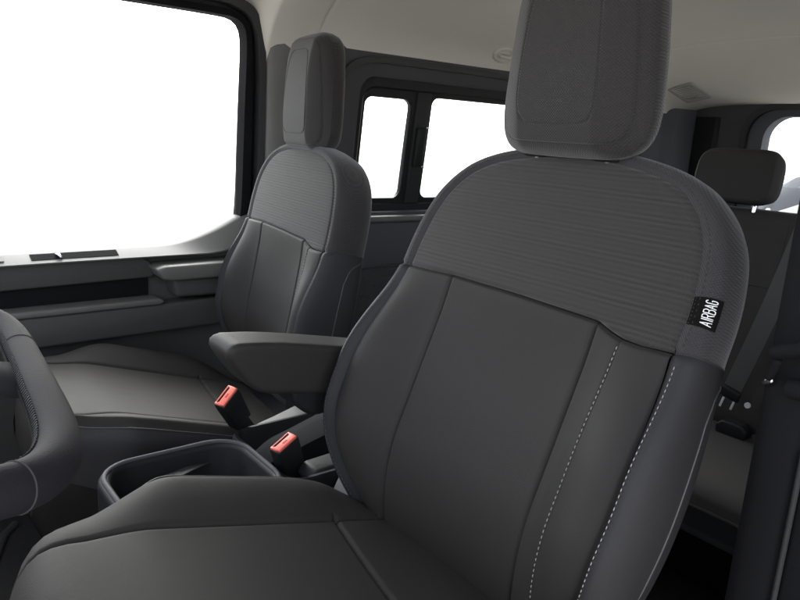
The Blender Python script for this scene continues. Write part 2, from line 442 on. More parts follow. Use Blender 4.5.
    # piping on both side panels and the seam under the cloth
    for sg in (-1, 1):
        pp = MB(); sd = MB(); line = []
        for t in np.linspace(-.44, -.085, 40): line.append((t, 6.8))
        line += [(-.066, 7.0), (-.050, 7.25), (-.040, 7.6), (-.033, 8.1), (-.026, 8.7), (-.020, 9.4)]
        pts = []
        for t, jf in line:
            i = int(np.argmin(abs(Wc[:ICOR, 1] - t)))
            R = band_surface(i, i + 1, sg)[0]; j = int(jf); q = R[j] * (1 - jf + j) + R[j + 1] * (jf - j)
            pts.append((sg * (q[0] + .0005) * K, q[2] * K, t * K))
        pp.tube(crom(pts, 90), .0012, 8); pp.build('piping', M['piping'], back)
        R = band_surface(iyS[sg], iyS[sg] + 1, sg)[0]; yk = []
        for j in np.linspace(0, 9.5, 30):
            a = int(j); q = R[a] * (1 - j + a) + R[a + 1] * (j - a)
            yk.append((sg * (q[0] + .0002) * K, (q[2] + .0001) * K, q[1] * K))
        sd.tube(yk, .0010, 8); sd.build('side_seam', M['seam'], back)
    back.rotation_euler = (recline, 0, 0)
    return root, back

# ------------------------------------------------------------------ soft boxes (headrests, rear seat)
def outline(w0, w1, h, ex, n=120, dip=0.0):
    """rounded outline, half width w0 at the bottom, w1 at the top, height h, superellipse exponent ex"""
    out = []
    for a in np.linspace(0, 2 * PI, n, endpoint=False):
        c, s = math.cos(a), math.sin(a)
        x = math.copysign(abs(c) ** (2 / ex), c); z = math.copysign(abs(s) ** (2 / ex), s)
        zz = (z + 1) / 2; w = w0 + (w1 - w0) * zz + 0.06 * w0 * math.sin(PI * zz)
        out.append((x * w, zz * h))
    return np.array(out)
def pad(ol, depth, crown, groove_r=None, front_mat=None, band_mat=None, back_crown=.02, name='pad', parent=None, front='front_panel', edge=.022, inner_x=None, wing=0.0):
    """upholstered pad: crowned front (inner panel inside groove_r), rolled band, crowned back. X across, Z up, Y front"""
    c = np.array([0, (ol[:, 1].max() + ol[:, 1].min()) / 2])
    gx, gz = (inner_x if inner_x else (groove_r or 1.0)), (groove_r or 1.0)
    hw0 = ol[:, 0].max(); hh0 = (ol[:, 1].max() - ol[:, 1].min()) / 2
    base = [((p[0] - c[0]), (p[1] - c[1])) for p in ol]
    def ring2(k, j):
        """j = 0: inner panel scaled by k; j = 1: band between inner panel (k = 0) and rim (k = 1)"""
        out = []
        for x, z in base:
            fx, fz = (gx * k, gz * k) if j == 0 else (gx + (1 - gx) * k, gz + (1 - gz) * k)
            X, Z = x * fx, z * fz
            n = crown * (1 - abs(Z / hh0) ** 3.0)
            if wing: n -= wing * max(0.0, (abs(X) / hw0 - gx * .96) / (1 - gx * .96)) ** 1.25
            if j == 0 and groove_r: n -= .0014 * math.exp(-((1 - k) / .012) ** 2)
            if j == 1: n -= .0014 * math.exp(-(k / .035) ** 2) + .003 * math.exp(-((1 - k) / .05) ** 2)
            out.append((c[0] + X, depth / 2 + n, c[1] + Z))
        return out
    ks0 = list(np.linspace(.02, .95, 22)) + [.965, .975, .985, .992, 1.0]
    ks1 = [0, .02, .05, .09] + list(np.linspace(.14, .9, 12)) + [.93, .96, .98, 1.0]
    inner = [ring2(k, 0) for k in ks0]
    outer = [ring2(k, 1) for k in ks1] if groove_r else None
    rim = (outer or inner)[-1]
    body = MB()
    b = [rim]
    prof = [(.004, -.002), (.010, -.010), (.016, -.024), (edge, -depth * .4), (edge, -depth * .6), (edge * .75, -depth * .8), (.004, -depth * .95), (-.02, -depth), (-.045, -depth - back_crown * .6), (-.08, -depth - back_crown)]
    tng = np.roll(ol, -1, 0) - np.roll(ol, 1, 0); tng /= np.linalg.norm(tng, axis=1)[:, None]; no = np.stack([tng[:, 1], -tng[:, 0]], 1)
    hw = ol[:, 0].max(); hh = (ol[:, 1].max() - ol[:, 1].min()) / 2
    for a, dn in prof:
        f0 = float(sm(0, -depth * .55, dn))
        if a >= 0: b.append([(p[0] + o[0] * a, q[1] * (1 - f0) + depth / 2 * f0 + dn, p[1] + o[1] * a) for p, o, q in zip(ol, no, rim)])
        else:
            f = 1 + a / min(hw, hh)
            b.append([(c[0] + f * (p[0] - c[0]), depth / 2 + dn, c[1] + f * (p[1] - c[1])) for p in ol])
    body.grid(b, closed_v=True)
    k = len(body.v); n = len(ol); body.f.append(tuple(range(k - n, k))); body.m.append(0)
    if outer: body.grid(outer, closed_v=True)
    o = body.build(name, band_mat, parent)
    f = MB().grid(inner, closed_v=True); f.f.append(tuple(range(n))); f.m.append(0)
    f.build(front, front_mat, o)
    return o, c, inner[-1], rim, no

def make_headrest(root, loc, tilt):
    ol = outline(.132 * K, .099 * K, .292 * K, 6.6, 160)
    o, c, inn, rim, no = pad(ol, .085 * K, .014 * K, .80, M['cloth_head'], M['cloth_head'], .022 * K, 'headrest', root, edge=.02 * K, inner_x=.60, wing=.030 * K)
    o.location = loc; o.rotation_euler = (tilt, 0, 0)
    # seam thread round the inner panel and the face edge
    for lp_, dy in ((inn, .0002), (rim, .0002)):
        t = MB(); t.tube([(p[0], p[1] + dy, p[2]) for p in lp_], .0006, 6, closed=True); t.build('seam', M['seam'], o)
    s = MB()
    pts = [(p[0] + q[0] * .007 * K, p[1] - .006 * K, p[2] + q[1] * .007 * K) for p, q in zip(rim, no)]
    dashes(s, pts, [(q[0] * .7, .7, q[1] * .7) for q in no], .0035, .003, .0004)
    s.build('stitching', M['thread_dark'], o)
    for sx in (-1, 1):
        p = MB().tube([(sx * .06, -.012, -.07), (sx * .06, -.012, .04)], .0065, 14)
        p.box((sx * .06, -.012, -.0125), (.04, .026, .012), bev=.004, mi=1)
        sharp(p.build('post', [M['postmetal'], M['black']], o))
    return o

def soft_block(name, x0, x1, prof, mat, parent, rnd=.03, off=(0, 0, 0)):
    """lofted soft slab: prof is a closed (y,z) outline, ends rounded"""
    pr = crom(prof + [prof[0]], 90)[:-1]; c = pr.mean(0); rows = []
    for t in np.linspace(0, PI / 2, 7):
        rows.append((x0 + rnd * (1 - math.sin(t)), rnd * (1 - math.cos(PI / 2 - t))))
    L = [(x0 + rnd * (1 - math.cos(t)), rnd * (1 - math.sin(t))) for t in np.linspace(0, PI / 2, 7)]
    L += [(x, 0) for x in np.linspace(x0 + rnd, x1 - rnd, 8)[1:-1]]
    L += [(x1 - rnd * (1 - math.cos(t)), rnd * (1 - math.sin(t))) for t in np.linspace(PI / 2, 0, 7)]
    tn = np.roll(pr, -1, 0) - np.roll(pr, 1, 0); tn /= np.linalg.norm(tn, axis=1)[:, None]; no = np.stack([tn[:, 1], -tn[:, 0]], 1)
    if ((pr + no * .01 - c) ** 2).sum() < ((pr - c) ** 2).sum(): no = -no
    G = [[(x - off[0], p[0] - n[0] * d - off[1], p[1] - n[1] * d - off[2]) for p, n in zip(pr, no)] for x, d in L]
    cc = np.mean(pr, 0) - np.array(off)[1:]
    def cap(row, x): return [[(x, cc[0] + (p[1] - cc[0]) * k, cc[1] + (p[2] - cc[1]) * k) for p in row] for k in (.02, .35, .7, .92)]
    G = cap(G[0], G[0][0][0]) + G + cap(G[-1], G[-1][0][0])[::-1]
    m = MB().grid(G, closed_v=True); n = len(pr); m.f.append(tuple(range(n))); m.m.append(0); m.f.append(tuple(range(len(m.v) - n, len(m.v)))); m.m.append(0)
    return m.build(name, mat, parent)
# ------------------------------------------------------------------ seat cushion
CL = 0.508
def cush_n(s, q, cfg):
    a = abs(s); qc = .055 + cfg['slant'] * (SI - s); S0 = SI if s > 0 else cfg['sn']
    if a < S0: n = -.008 * (1 - (a / S0) ** 2) * math.sin(PI * min(1, max(0, q / CL))) + .002
    else:
        x = (a - S0) / (.305 - S0)
        H = cfg['hp' if s > 0 else 'hn'] * float(sm(-.16, .12, q)) * (1 - .80 * float(sm(.32, .54, q)))
        n = .002 + H * math.sin(min(1, x * 1.35) * PI / 2) - .020 * float(sm(.62, 1, x)) ** 1.3 - cfg['drop' if s > 0 else 'dropn'] * float(sm(.36, .56, q)) * x ** 2 - .03 * float(sm(.05, -.10, q)) * x
    n += gr(a - S0, .0055, .004)
    if a < S0 + .01: n += gr(q - qc, .006, .004)
    n -= .020 * float(sm(CL - .12, CL + .04, q)) 
    return n
def make_cushion(root, tilt, cfg, off):
    qs = np.r_[np.linspace(-.09, .03, 12), np.linspace(.035, .16, 90), np.linspace(.172, CL - .02, 26)]
    def Wd(q): return .305 - .075 * float(sm(CL - .17, CL + .06, q)) ** 1.5
    def plan(s, q): return cfg['plan'] * (min(abs(s), .31) / .3) ** 2.4 * float(sm(.22, .52, q))
    def section(cols, q, dn, fw):
        row = []
        for x in cols:                       # x in -1..1 across; seams stay at +-SI
            w = Wd(q + fw); a = abs(x)
            S0 = SI if x > 0 else cfg['sn']; s = a / .5 * S0 if a <= .5 else S0 + (a - .5) / .5 * (w - S0)
            s = math.copysign(s, x)
            aa = abs(s); s_eff = aa if aa <= S0 else S0 + (aa - S0) / (w - S0) * (.305 - S0)
            row.append((s * K, (q + fw - plan(s, q)) * K, (cush_n(math.copysign(s_eff, x), q, cfg) + dn) * K))
        return row
    front = [(CL - .005, 0, .008), (CL, -.004, .022), (CL, -.012, .036), (CL, -.025, .046), (CL, -.045, .053), (CL, -.075, .056), (CL, -.115, .052), (CL, -.16, .040)]
    def rows(cols): return [section(cols, q, 0, 0) for q in qs] + [section(cols, min(q, CL), dn, fw) for q, dn, fw in front]
    lin = [-.5, -.492, -.484, -.475, -.46] + list(np.linspace(-.43, .43, 24)) + [.46, .475, .484, .492, .5]
    # flanks
    flanks = []
    for sg in (-1, 1):
        body = MB()
        R = []
        for i, q in enumerate(list(qs) + [f[0] for f in front]):
            dn, fw = (0, 0) if i < len(qs) else front[i - len(qs)][1:]
            w = Wd(q + fw); n0 = cush_n(sg * .305, min(q, CL), cfg) + dn
            lowz = -.17 if i < len(qs) else min(-.17, dn - .01)
            row = []
            for a, z in ((0, 0), (.010, -.006), (.018, -.018), (.021, -.035), (.020, -.06), (.016, None)):
                zz = n0 + z if z is not None else min(lowz, n0 - .07)
                row.append((sg * (w + a) * K, (q + fw - plan(w, q)) * K, zz * K))
            R.append(row)
        body.grid(R); flanks.append(body)
    cu = MB().grid(rows(lin)).build('cushion', M['vinyl_lifted'], root)
    for body in flanks: body.build('side_panel', M['vinyl_side'], cu)
    fr = [.5, .508, .516, .525, .54] + list(np.linspace(.57, .95, 16)) + [.97, .985, 1.0]
    MB().grid(rows(fr)).build('bolster', M['vinyl_lifted'], cu)
    MB().grid(rows([-x for x in fr])).build('bolster', M['vinyl_lifted'], cu)
    for sg in (-1, 1):
        pts = []; pp = MB()
        for i, q in enumerate(list(qs) + [f[0] for f in front[:6]]):
            dn, fw = (0, 0) if i < len(qs) else front[i - len(qs)][1:]
            pts.append((sg * (Wd(q + fw) + .001) * K, (q + fw - plan(Wd(q + fw), q)) * K, (cush_n(sg * .305, min(q, CL), cfg) + dn + .0005) * K))
        pp.tube(pts, .0013, 8); pp.build('piping', M['piping'], cu)
    cu.rotation_euler = (tilt, 0, 0); cu.location = off
    return cu

def seat_base(root, floor_z):
    b = MB()
    b.prism([(-.10, -.10), (.36, -.02), (.40, -.10), (.36, -.16), (-.08, -.20)], .44, 'x', -.22, .012)
    b.box((0, .13, (floor_z - .14) / 2), (.36, .40, abs(floor_z) - .14 + .0), bev=.01)
    o = b.build('seat_base', M['black'], root); sharp(o); return o

def finish_seat(root, back, recline, headtilt, cush_tilt, floor_z, head_dn, cfg, off):
    cu = make_cushion(root, cush_tilt, cfg, off)
    # pivot of the back: its drawing origin sits .445 up the back from the cushion junction
    R = Matrix.Rotation(recline, 3, 'X')
    up = R @ Vector((0, 0, 1)); fw = R @ Vector((0, 1, 0))
    org = Vector((0, 0, 0)) + up * (.452 * K) + fw * (.0 * K)
    back.location = org
    hp = org + Vector((.009 * K, 0, 0)) + up * (.265 * K) + fw * ((-.030 + head_dn) * K)
    make_headrest(root, hp, headtilt)
    seat_base(root, floor_z)
    return org

FLOOR = -0.95
R_ = math.radians
rec_d = R_(23)
# ---- driver's seat
root_d, back_d = make_front_seat('bucket_seat', 'nearer dark grey front seat with stitched bolsters and AIRBAG tag, large in front', rec_d, True)
org_d = Vector((.745 * K, -.837 * K, -.25 * K))
up_d = Matrix.Rotation(rec_d, 3, 'X') @ Vector((0, 0, 1))
root_d.location = org_d - up_d * (.452 * K)
finish_seat(root_d, back_d, rec_d, R_(3), R_(16), FLOOR - root_d.location.z, .035, dict(slant=.25, hp=.033, hn=.033, sn=SI, drop=.034, dropn=.034, plan=.092), (0, 0, -.004))
# ---- passenger's seat
rec_p = R_(11)
root_p, back_p = make_front_seat('bucket_seat', 'farther front seat beside the big passenger door window, lit grey on its front', rec_p, False)
yaw_p = R_(-5.9)
org_p = org_d + Vector((.907, -.142, -.046))
root_p.rotation_euler = (0, 0, yaw_p)
root_p.location = org_p - Matrix.Rotation(yaw_p, 3, 'Z') @ (Matrix.Rotation(rec_p, 3, 'X') @ Vector((0, 0, 1)) * (.452 * K))
finish_seat(root_p, back_p, rec_p, R_(4), R_(16), FLOOR - root_p.location.z, 0.0, dict(slant=.05, hp=.042, hn=.010, sn=.238, drop=.018, dropn=.010, plan=.06), (0, .055, -.047))
print('ROOTS', root_d.location, root_p.location)

# AIRBAG tag on the outboard side of the driver's backrest
def airbag_tag(back):
    tg = MB()
    i0 = int(np.argmin(abs(Wc[:ICOR, 1] - .030))); i1 = int(np.argmin(abs(Wc[:ICOR, 1] - .068)))
    Rb = band_surface(i0, i1, -1)
    rows = []
    for r in Rb[:]:
        row = []
        for j in np.linspace(.5, 4.5, 10):
            a = int(j); q = r[a] * (1 - j + a) + r[a + 1] * (j - a)
            row.append((-q[0] * K - .0012, q[2] * K + .0010, q[1] * K))
        rows.append(row)
    G = np.array(rows); tg.grid(G)
    # thickness rim
    G2 = G.copy(); G2[..., 0] += .0012; G2[..., 1] -= .0010
    for E1, E2 in ((G[0], G2[0]), (G[-1], G2[-1]), (G[:, 0], G2[:, 0]), (G[:, -1], G2[:, -1])): tg.grid([E1, E2])
    Lt = letters_airbag(); word = 'AIRBAG'
    R, C = G.shape[:2]
    def surf(a, b):  # a 0..1 along the welt, b 0..1 across (0 near the face)
        x = a * (R - 1); y = b * (C - 1); i = min(int(x), R - 2); j = min(int(y), C - 2); x -= i; y -= j
        p = G[i, j] * (1 - x) * (1 - y) + G[i + 1, j] * x * (1 - y) + G[i, j + 1] * (1 - x) * y + G[i + 1, j + 1] * x * y
        return p + np.array([-.0007, .0005, 0])
    wcell = 5.6; tot = 0; pos = []
    for ch in word:
        w = 2.6 if ch == 'I' else wcell
        pos.append(tot); tot += w
    for ch, x0 in zip(word, pos):
        for stt in Lt[ch]:
            pts = []
            for (px, py), (qx, qy) in zip(stt[:-1], stt[1:]):
                for t in np.linspace(0, 1, 4): pts.append((px + (qx - px) * t, py + (qy - py) * t))
            off = -1.2 if ch == 'I' else 0
            P = [surf(.08 + .84 * (x0 + off + .3 + x) / tot, .86 - .31 * y / 6) for x, y in pts]
            tg.tube(P, .00058, 5, 1)
    # stitched hem row beside the welt
    for a in np.linspace(.05, .95, 8):
        tg.tube([surf(a - .03, .12), surf(a + .03, .12)], .0005, 5, 2)
    o = tg.build('airbag_tag', [M['tag'], M['white'], M['thread_dark']], back); o['label'] = 'small black sewn tag reading AIRBAG'
airbag_tag(back_d)

# armrest on the driver's seat (inboard side)
def armrest(root):
    a = MB()
    xs0, xs1 = .905, .985
    prof = [(-.413, -.330), (-.414, -.321), (-.424, -.315), (-.44, -.3145), (-.50, -.322), (-.60, -.341), (-.70, -.362), (-.76, -.376), (-.77, -.42), (-.74, -.450), (-.62, -.428), (-.52, -.409), (-.480, -.401), (-.456, -.390), (-.437, -.368), (-.420, -.344)]
    pr = crom(prof + [prof[0]], 60)[:-1]
    L = root.location
    o = soft_block('armrest', xs0, xs1, prof, M['vinyl'], root, .0095, L)
    h = MB().tube([(xs0 + .004 - L.x, -.575 - L.y, -.402 - L.z), (xs0 + .008 - L.x, -.575 - L.y, -.402 - L.z), (xs1 - .008 - L.x, -.575 - L.y, -.402 - L.z), (xs1 - .004 - L.x, -.575 - L.y, -.402 - L.z)], [.048, .053, .053, .048], 32)
    sharp(h.build('armrest_hinge', M['black'], root))
armrest(root_d)

def side_shield(root, x, prof, w, mat, name):
    L = root.location
    m = MB(); pr = [(y - L.y, z - L.z) for y, z in prof]
    m.prism(pr, w, 'x', x - L.x, .007); o = m.build(name, mat, root); sharp(o, 50); return o
side_shield(root_d, .872, [(-.592, -.640), (-.612, -.600), (-.632, -.560), (-.668, -.545), (-.720, -.545), (-.760, -.60), (-.740, -.66)], .05, M['pillar'], 'hinge_cover')
side_shield(root_d, .955, [(-.585, -.600), (-.600, -.583), (-.680, -.580), (-.76, -.575), (-.76, -.66), (-.62, -.66)], .05, M['dark'], 'recliner_cover')
shp = MB(); cv = crom([(1.205, -.590, -.640), (1.205, -.625, -.620), (1.205, -.672, -.608), (1.205, -.735, -.592), (1.205, -.81, -.578), (1.205, -.90, -.574)], 24)
Lp = root_p.matrix_basis.inverted()
shp.grid([[tuple(Lp @ Vector((x, p[1], p[2] + dz))) for x, dz in ((1.25, .004), (1.20, .006), (1.185, .001), (1.178, -.012), (1.176, -.05))] for p in cv])
shp.build('rail_cover', M['pillar'], root_p)
# ------------------------------------------------------------------ seat-belt buckles
def buckle(label, top, axis, face, base):
    """plastic buckle head with a red release in its slot end, on a short webbing stalk"""
    r = empty('seat_belt_buckle', label, 'seat belt buckle', group='red topped seat belt buckles')
    z = Vector(axis).normalized(); x = Vector(face); x = (x - z * x.dot(z)).normalized(); y = z.cross(x)
    Rm = Matrix((x, y, z)).transposed()
    h = MB(); W, T, H = .050, .026, .082
    h.prism([(-W / 2 * .86, -H), (W / 2 * .86, -H), (W / 2, -.018), (W / 2, 0), (W / 2 * .3, .0), (-W / 2, 0), (-W / 2, -.018)], T, 'y', -T / 2, .003)
    ho = h.build('housing', M['black'], r); sharp(ho, 40)
    b = MB()
    rim = [(-W / 2 + .002, -T / 2 + .002), (W / 2 - .002, -T / 2 + .002), (W / 2 - .002, T / 2 - .002), (-W / 2 + .002, T / 2 - .002)]
    b.box((0, -.003, .0012), (W - .006, T - .009, .006), bev=.0018)
    b.box((0, T / 2 - .0035, .0006), (W - .004, .003, .005), bev=.001)
    b.box((W / 2 - .004, .003, .0008), (.004, T - .010, .005), bev=.001)
    b.box((-W / 2 + .004, .003, .0008), (.004, T - .010, .005), bev=.001)
    bo = b.build('release_button', M['red'], r); sharp(bo, 40)
    s = MB().box((0, T * .17, .0016), (W - .014, .0035, .006), bev=.0005); so = s.build('latch_slot', M['tag'], r)
    ps = MB()
    ps.box((0, -.003, .0042), (.010, .004, .0008), bev=.0003); ps.build('press_mark', plain('red_mark', (.55, .03, .02), .5), bo)
    for o in (ho, bo, so): o.matrix_local = Matrix.Translation(Vector(top)) @ Rm.to_4x4()
    w = MB(); p0 = Vector(top) - z * (H - .004); p1 = Vector(base)
    pts = [p0.lerp(p1, t) + z * (-.01 * math.sin(PI * t)) for t in np.linspace(0, 1, 10)]
    rows = []
    for p in pts: rows.append([p + x * a + y * c for a, c in ((-.017, -.003), (.017, -.003), (.017, .003), (-.017, .003))])
    w.grid([[tuple(q) for q in rr] for rr in rows], closed_v=True)
    sharp(w.build('stalk', M['black'], r))
    return r
buckle('red topped black buckle upright beside the driver seat armrest base, nearer one', (1.005, -.561, -.540), (-.10, .30, .86), (.25, -.90, .35), (1.03, -.64, -.70))
buckle('red topped black buckle leaning over the passenger seat edge, farther one', (1.19, -.537, -.512), (-.25, .45, .75), (.35, -.85, .4), (1.215, -.635, -.66))

# ------------------------------------------------------------------ console tray between the seats
def rrect(x0, x1, y0, y1, r, n=8):
    out = []
    for cx, cy, a0 in ((x1 - r, y1 - r, 0), (x0 + r, y1 - r, 90), (x0 + r, y0 + r, 180), (x1 - r, y0 + r, 270)):
        for a in np.linspace(a0, a0 + 90, n): out.append((cx + r * math.cos(R_(a)), cy + r * math.sin(R_(a))))
    return out
cons = empty('centre_console', 'dark plastic tray console on the floor between the two front seats', 'console', (1.04, -.42, FLOOR))
def cons_loop(o, z, r=.05): return [(x - 1.04, y + .42, z - FLOOR) for x, y in rrect(.93 - o, 1.130 + o, -.520 - o, -.290 + o, max(.01, r + o))]
cb = MB()
ZT = -.575
cb.grid([cons_loop(.020, FLOOR + .001), cons_loop(.020, ZT - .012), cons_loop(.019, ZT - .004), cons_loop(.014, ZT + .001), cons_loop(.008, ZT + .002), cons_loop(.003, ZT - .001), cons_loop(0, ZT - .007), cons_loop(-.004, ZT - .060), cons_loop(-.010, ZT - .070)], closed_v=True)
n = len(cons_loop(0, 0)); cb.f.append(tuple(range(len(cb.v) - n, len(cb.v)))); cb.m.append(0)
cbo = cb.build('tray', M['black'], cons)
rim = MB(); lp = cons_loop(.010, ZT + .0015); rim.tube(lp, .0045, 8, closed=True); rim.build('rim', M['bluedark'], cons)
cd = MB(); cd.prism([(a[0] - 1.04, a[1] + .42) for a in [(1.055, -.33), (1.100, -.355), (1.118, -.43), (1.112, -.47), (1.098, -.43), (1.080, -.385), (1.05, -.345)]], .004, 'z', ZT - .028 - FLOOR, .001)
sharp(cd.build('clip', M['dark'], cons))
# deep open bin behind the tray
def bin_loop(o, z, r=.03): return [(x - 1.04, y + .42, z - FLOOR) for x, y in rrect(.955 - o, 1.185 + o, -.93 - o, -.550 + o, max(.008, r + o))]
bn = MB(); bn.grid([bin_loop(.012, FLOOR + .001), bin_loop(.012, -.592), bin_loop(.008, -.586), bin_loop(.002, -.586), bin_loop(0, -.592), bin_loop(-.006, -.80)], closed_v=True)
k = len(bn.v); n = len(bin_loop(0, 0)); bn.f.append(tuple(range(k - n, k))); bn.m.append(0)
sharp(bn.build('bin', M['black'], cons))
# ------------------------------------------------------------------ steering wheel
def steering():
    r = empty('steering_wheel', 'dark leather steering wheel at the left edge with stitched inner grip', 'steering wheel', (.518, .077, -.138))
    tau = 1.344; rol = -.069
    down = np.array([0, -math.sin(tau), -math.cos(tau)]); lat = np.array([1., 0, 0]); nn = np.cross(lat, down); down, lat = down * math.cos(rol) + lat * math.sin(rol), lat * math.cos(rol) - down * math.sin(rol)
    if nn[2] < 0: nn = -nn
    def rim(a, e=5.35, H=.169, W=.194, k=1.0):
        ca, sa = math.cos(a), math.sin(a)
        return k * (H * math.copysign(abs(ca) ** (2 / e), ca) * down + W * math.copysign(abs(sa) ** (2 / e), sa) * lat)
    A = np.linspace(0, 2 * PI, 400)
    P = np.array([rim(a) for a in A]); L = np.r_[0, np.cumsum(np.linalg.norm(np.diff(P, axis=0), axis=1))]
    q = np.linspace(0, L[-1], 161)[:-1]; P = np.stack([np.interp(q, L, P[:, k]) for k in range(3)], 1)
    g = MB(); g.tube(P, .0121, 24, closed=True); ro = g.build('rim', M['wheel'], r)
    st = MB(); cen = np.zeros(3)
    for i in range(len(P)):
        for f in (0, .5):
            p = P[i] * (1 - f) + P[(i + 1) % len(P)] * f
            t = P[(i + 1) % len(P)] - P[i]; t /= np.linalg.norm(t)
            inn = -p / np.linalg.norm(p); inn -= t * (inn @ t); inn /= np.linalg.norm(inn)
            a = p + inn * .0108 + nn * .0072; b = p + inn * .0114 - nn * .0002 + t * .0022; c = p + inn * .0120 + nn * .0034 + t * .001
            st.tube([a, c, b], [.0006, .0009, .0006], 5)
    st.build('stitching', M['black'], ro)
    for a in (.06, -.92, 3.08, 4.06):
        sm_ = MB()
        p = rim(a); t = rim(a + .01) - rim(a - .01); t /= np.linalg.norm(t); inn = -p / np.linalg.norm(p); inn -= t * (t @ inn); inn /= np.linalg.norm(inn)
        sm_.tube([p + .0122 * (math.cos(b) * inn + math.sin(b) * nn) for b in np.linspace(0, 2 * PI, 24, endpoint=False)], .0005, 6, closed=True)
        sm_.build('wrap_seam', M['thread_dark'], ro)
    hub = MB()
    hp = []
    for k, z in ((.30, .012), (.40, .010), (.45, .002), (.46, -.02), (.40, -.05)):
        hp.append([k * rim(a) + nn * z for a in np.linspace(0, 2 * PI, 60, endpoint=False)])
    hub.grid(hp, closed_v=True); hub.f.append(tuple(range(60))); hub.m.append(0); hub.f.append(tuple(range(240, 300))); hub.m.append(0)
    hub.build('hub', M['spoke'], r)
    for sgn in (1, -1):
        s = MB(); rows = []
        for f in np.linspace(.40, .985, 8):
            c = lat * sgn * .194 * f - down * .02; w = .028 - .006 * f
            rows.append([c + down * w + nn * -.004, c + down * w * .6 + nn * .006, c - down * w * .6 + nn * .006, c - down * w + nn * -.004, c - down * w * .6 - nn * .012, c + down * w * .6 - nn * .012])
        s.grid(rows, closed_v=True); s.build('spoke', M['spoke'], r)
    s = MB(); rows = []
    for f in np.linspace(.40, .97, 8):
        c = down * .168 * f; w = .030
        rows.append([c + lat * w - nn * .006, c + lat * w * .6 + nn * .004, c - lat * w * .6 + nn * .004, c - lat * w - nn * .006])
    s.grid(rows, closed_v=True); s.build('spoke', M['spoke'], r)
    col = MB().tube([-nn * .04, -nn * .12 - down * .03, -nn * .40 - down * .1], [.05, .06, .06], 20); col.build('column', M['black'], r)
steering()

# ------------------------------------------------------------------ passenger door
DX = 1.93
door = empty('passenger_door', 'passenger side front door with tall window, map pocket and armrest, beyond the far seat', 'car door', (DX, -.4, FLOOR))
def dl(p): return (p[0] - DX, p[1] + .4, p[2] - FLOOR)
def dprism(mb, poly, x0, x1, bev=.006, mi=0): mb.prism([(y + .4, z - FLOOR) for y, z in poly], x1 - x0, 'x', x0 - DX, bev, mi); return mb
# window opening corner points in (y, z)
WIN = [(.62, -.352), (-.28, -.347), (-.70, -.345), (-.80, -.322), (-.868, -.296), (-.908, -.275), (-.920, .15), (-.918, .215), (-.905, .252), (-.875, .278), (-.83, .289), (-.60, .291), (-.2, .27), (.62, .10)]
def ring_xy(poly, inset):
    c = np.mean(np.array(poly), 0); return poly
# lower skin
p = MB(); dprism(p, [(.62, -.372), (-.62, -.367), (-1.03, -.340), (-1.03, FLOOR + .02), (.62, FLOOR + .02)], DX + .012, DX + .10, .01)
sharp(p.build('door_panel', M['doordark'], door))
# pale upper trim ledge (under the glass), rising at its rear end to the frame
tl = crom([(.62, -.352), (-.28, -.347), (-.55, -.3455), (-.69, -.345), (-.76, -.335), (-.82, -.316), (-.868, -.296), (-.925, -.268), (-.96, -.262)], 80)
bl_ = crom([(.62, -.374), (-.28, -.367), (-.55, -.366), (-.69, -.366), (-.76, -.366), (-.82, -.365), (-.90, -.350), (-.98, -.320), (-1.03, -.30)], 80)
up_ = MB(); rr_ = []
for (y, z), (y2, z2) in zip(tl, bl_):
    rr_.append([dl((DX + .07, y, z - .002)), dl((DX + .04, y, z + .001)), dl((DX + .012, y, z)), dl((DX + .004, y * .92 + y2 * .08, z * .92 + z2 * .08)), dl((DX - .034, y * .15 + y2 * .85, z * .15 + z2 * .85)), dl((DX - .040, y * .05 + y2 * .95, z * .05 + z2 * .95)), dl((DX - .040, y2, z2 - .002)), dl((DX + .02, y2, z2 - .004))])
ut = up_.grid(rr_).build('upper_trim', M['doortrim'], door); sharp(ut, 50)
def ledge(y, f, lift=.0012):
    z = np.interp(-y, -tl[:, 0], tl[:, 1]); z2 = np.interp(-y, -bl_[:, 0], bl_[:, 1])
    a, b = np.array([DX + .004, y, z * .92 + z2 * .08]), np.array([DX - .034, y, z * .15 + z2 * .85]); n = np.array([b[2] - a[2], 0, -(b[0] - a[0])]); n = n / np.linalg.norm(n)
    if n[2] < 0: n = -n
    return dl(a + (b - a) * f + n * lift)
def ledge_patch(y0, y1, f0, f1, name, mat, lift=.0012):
    m = MB(); ys_ = np.linspace(y0, y1, 12); fs = np.linspace(f0, f1, 4)
    G = [[ledge(y, f0, -.001)] + [ledge(y, f, lift) for f in fs] + [ledge(y, f1, -.001)] for y in ys_]; m.grid(G)
    return m.build(name, mat, door, smooth=False)
ledge_patch(-.345, -.555, .12, .80, 'lock_recess', M['matblack'])
lv = MB(); lv.tube([ledge(-.405, .3, .002), ledge(-.409, .5, .006), ledge(-.414, .78, .003)], [.003, .0045, .003], 10); lv.build('lock_lever', M['chrome'], door)
ledge_patch(-.258, -.285, .25, .75, 'mirror_switch', M['pillar'], .003)
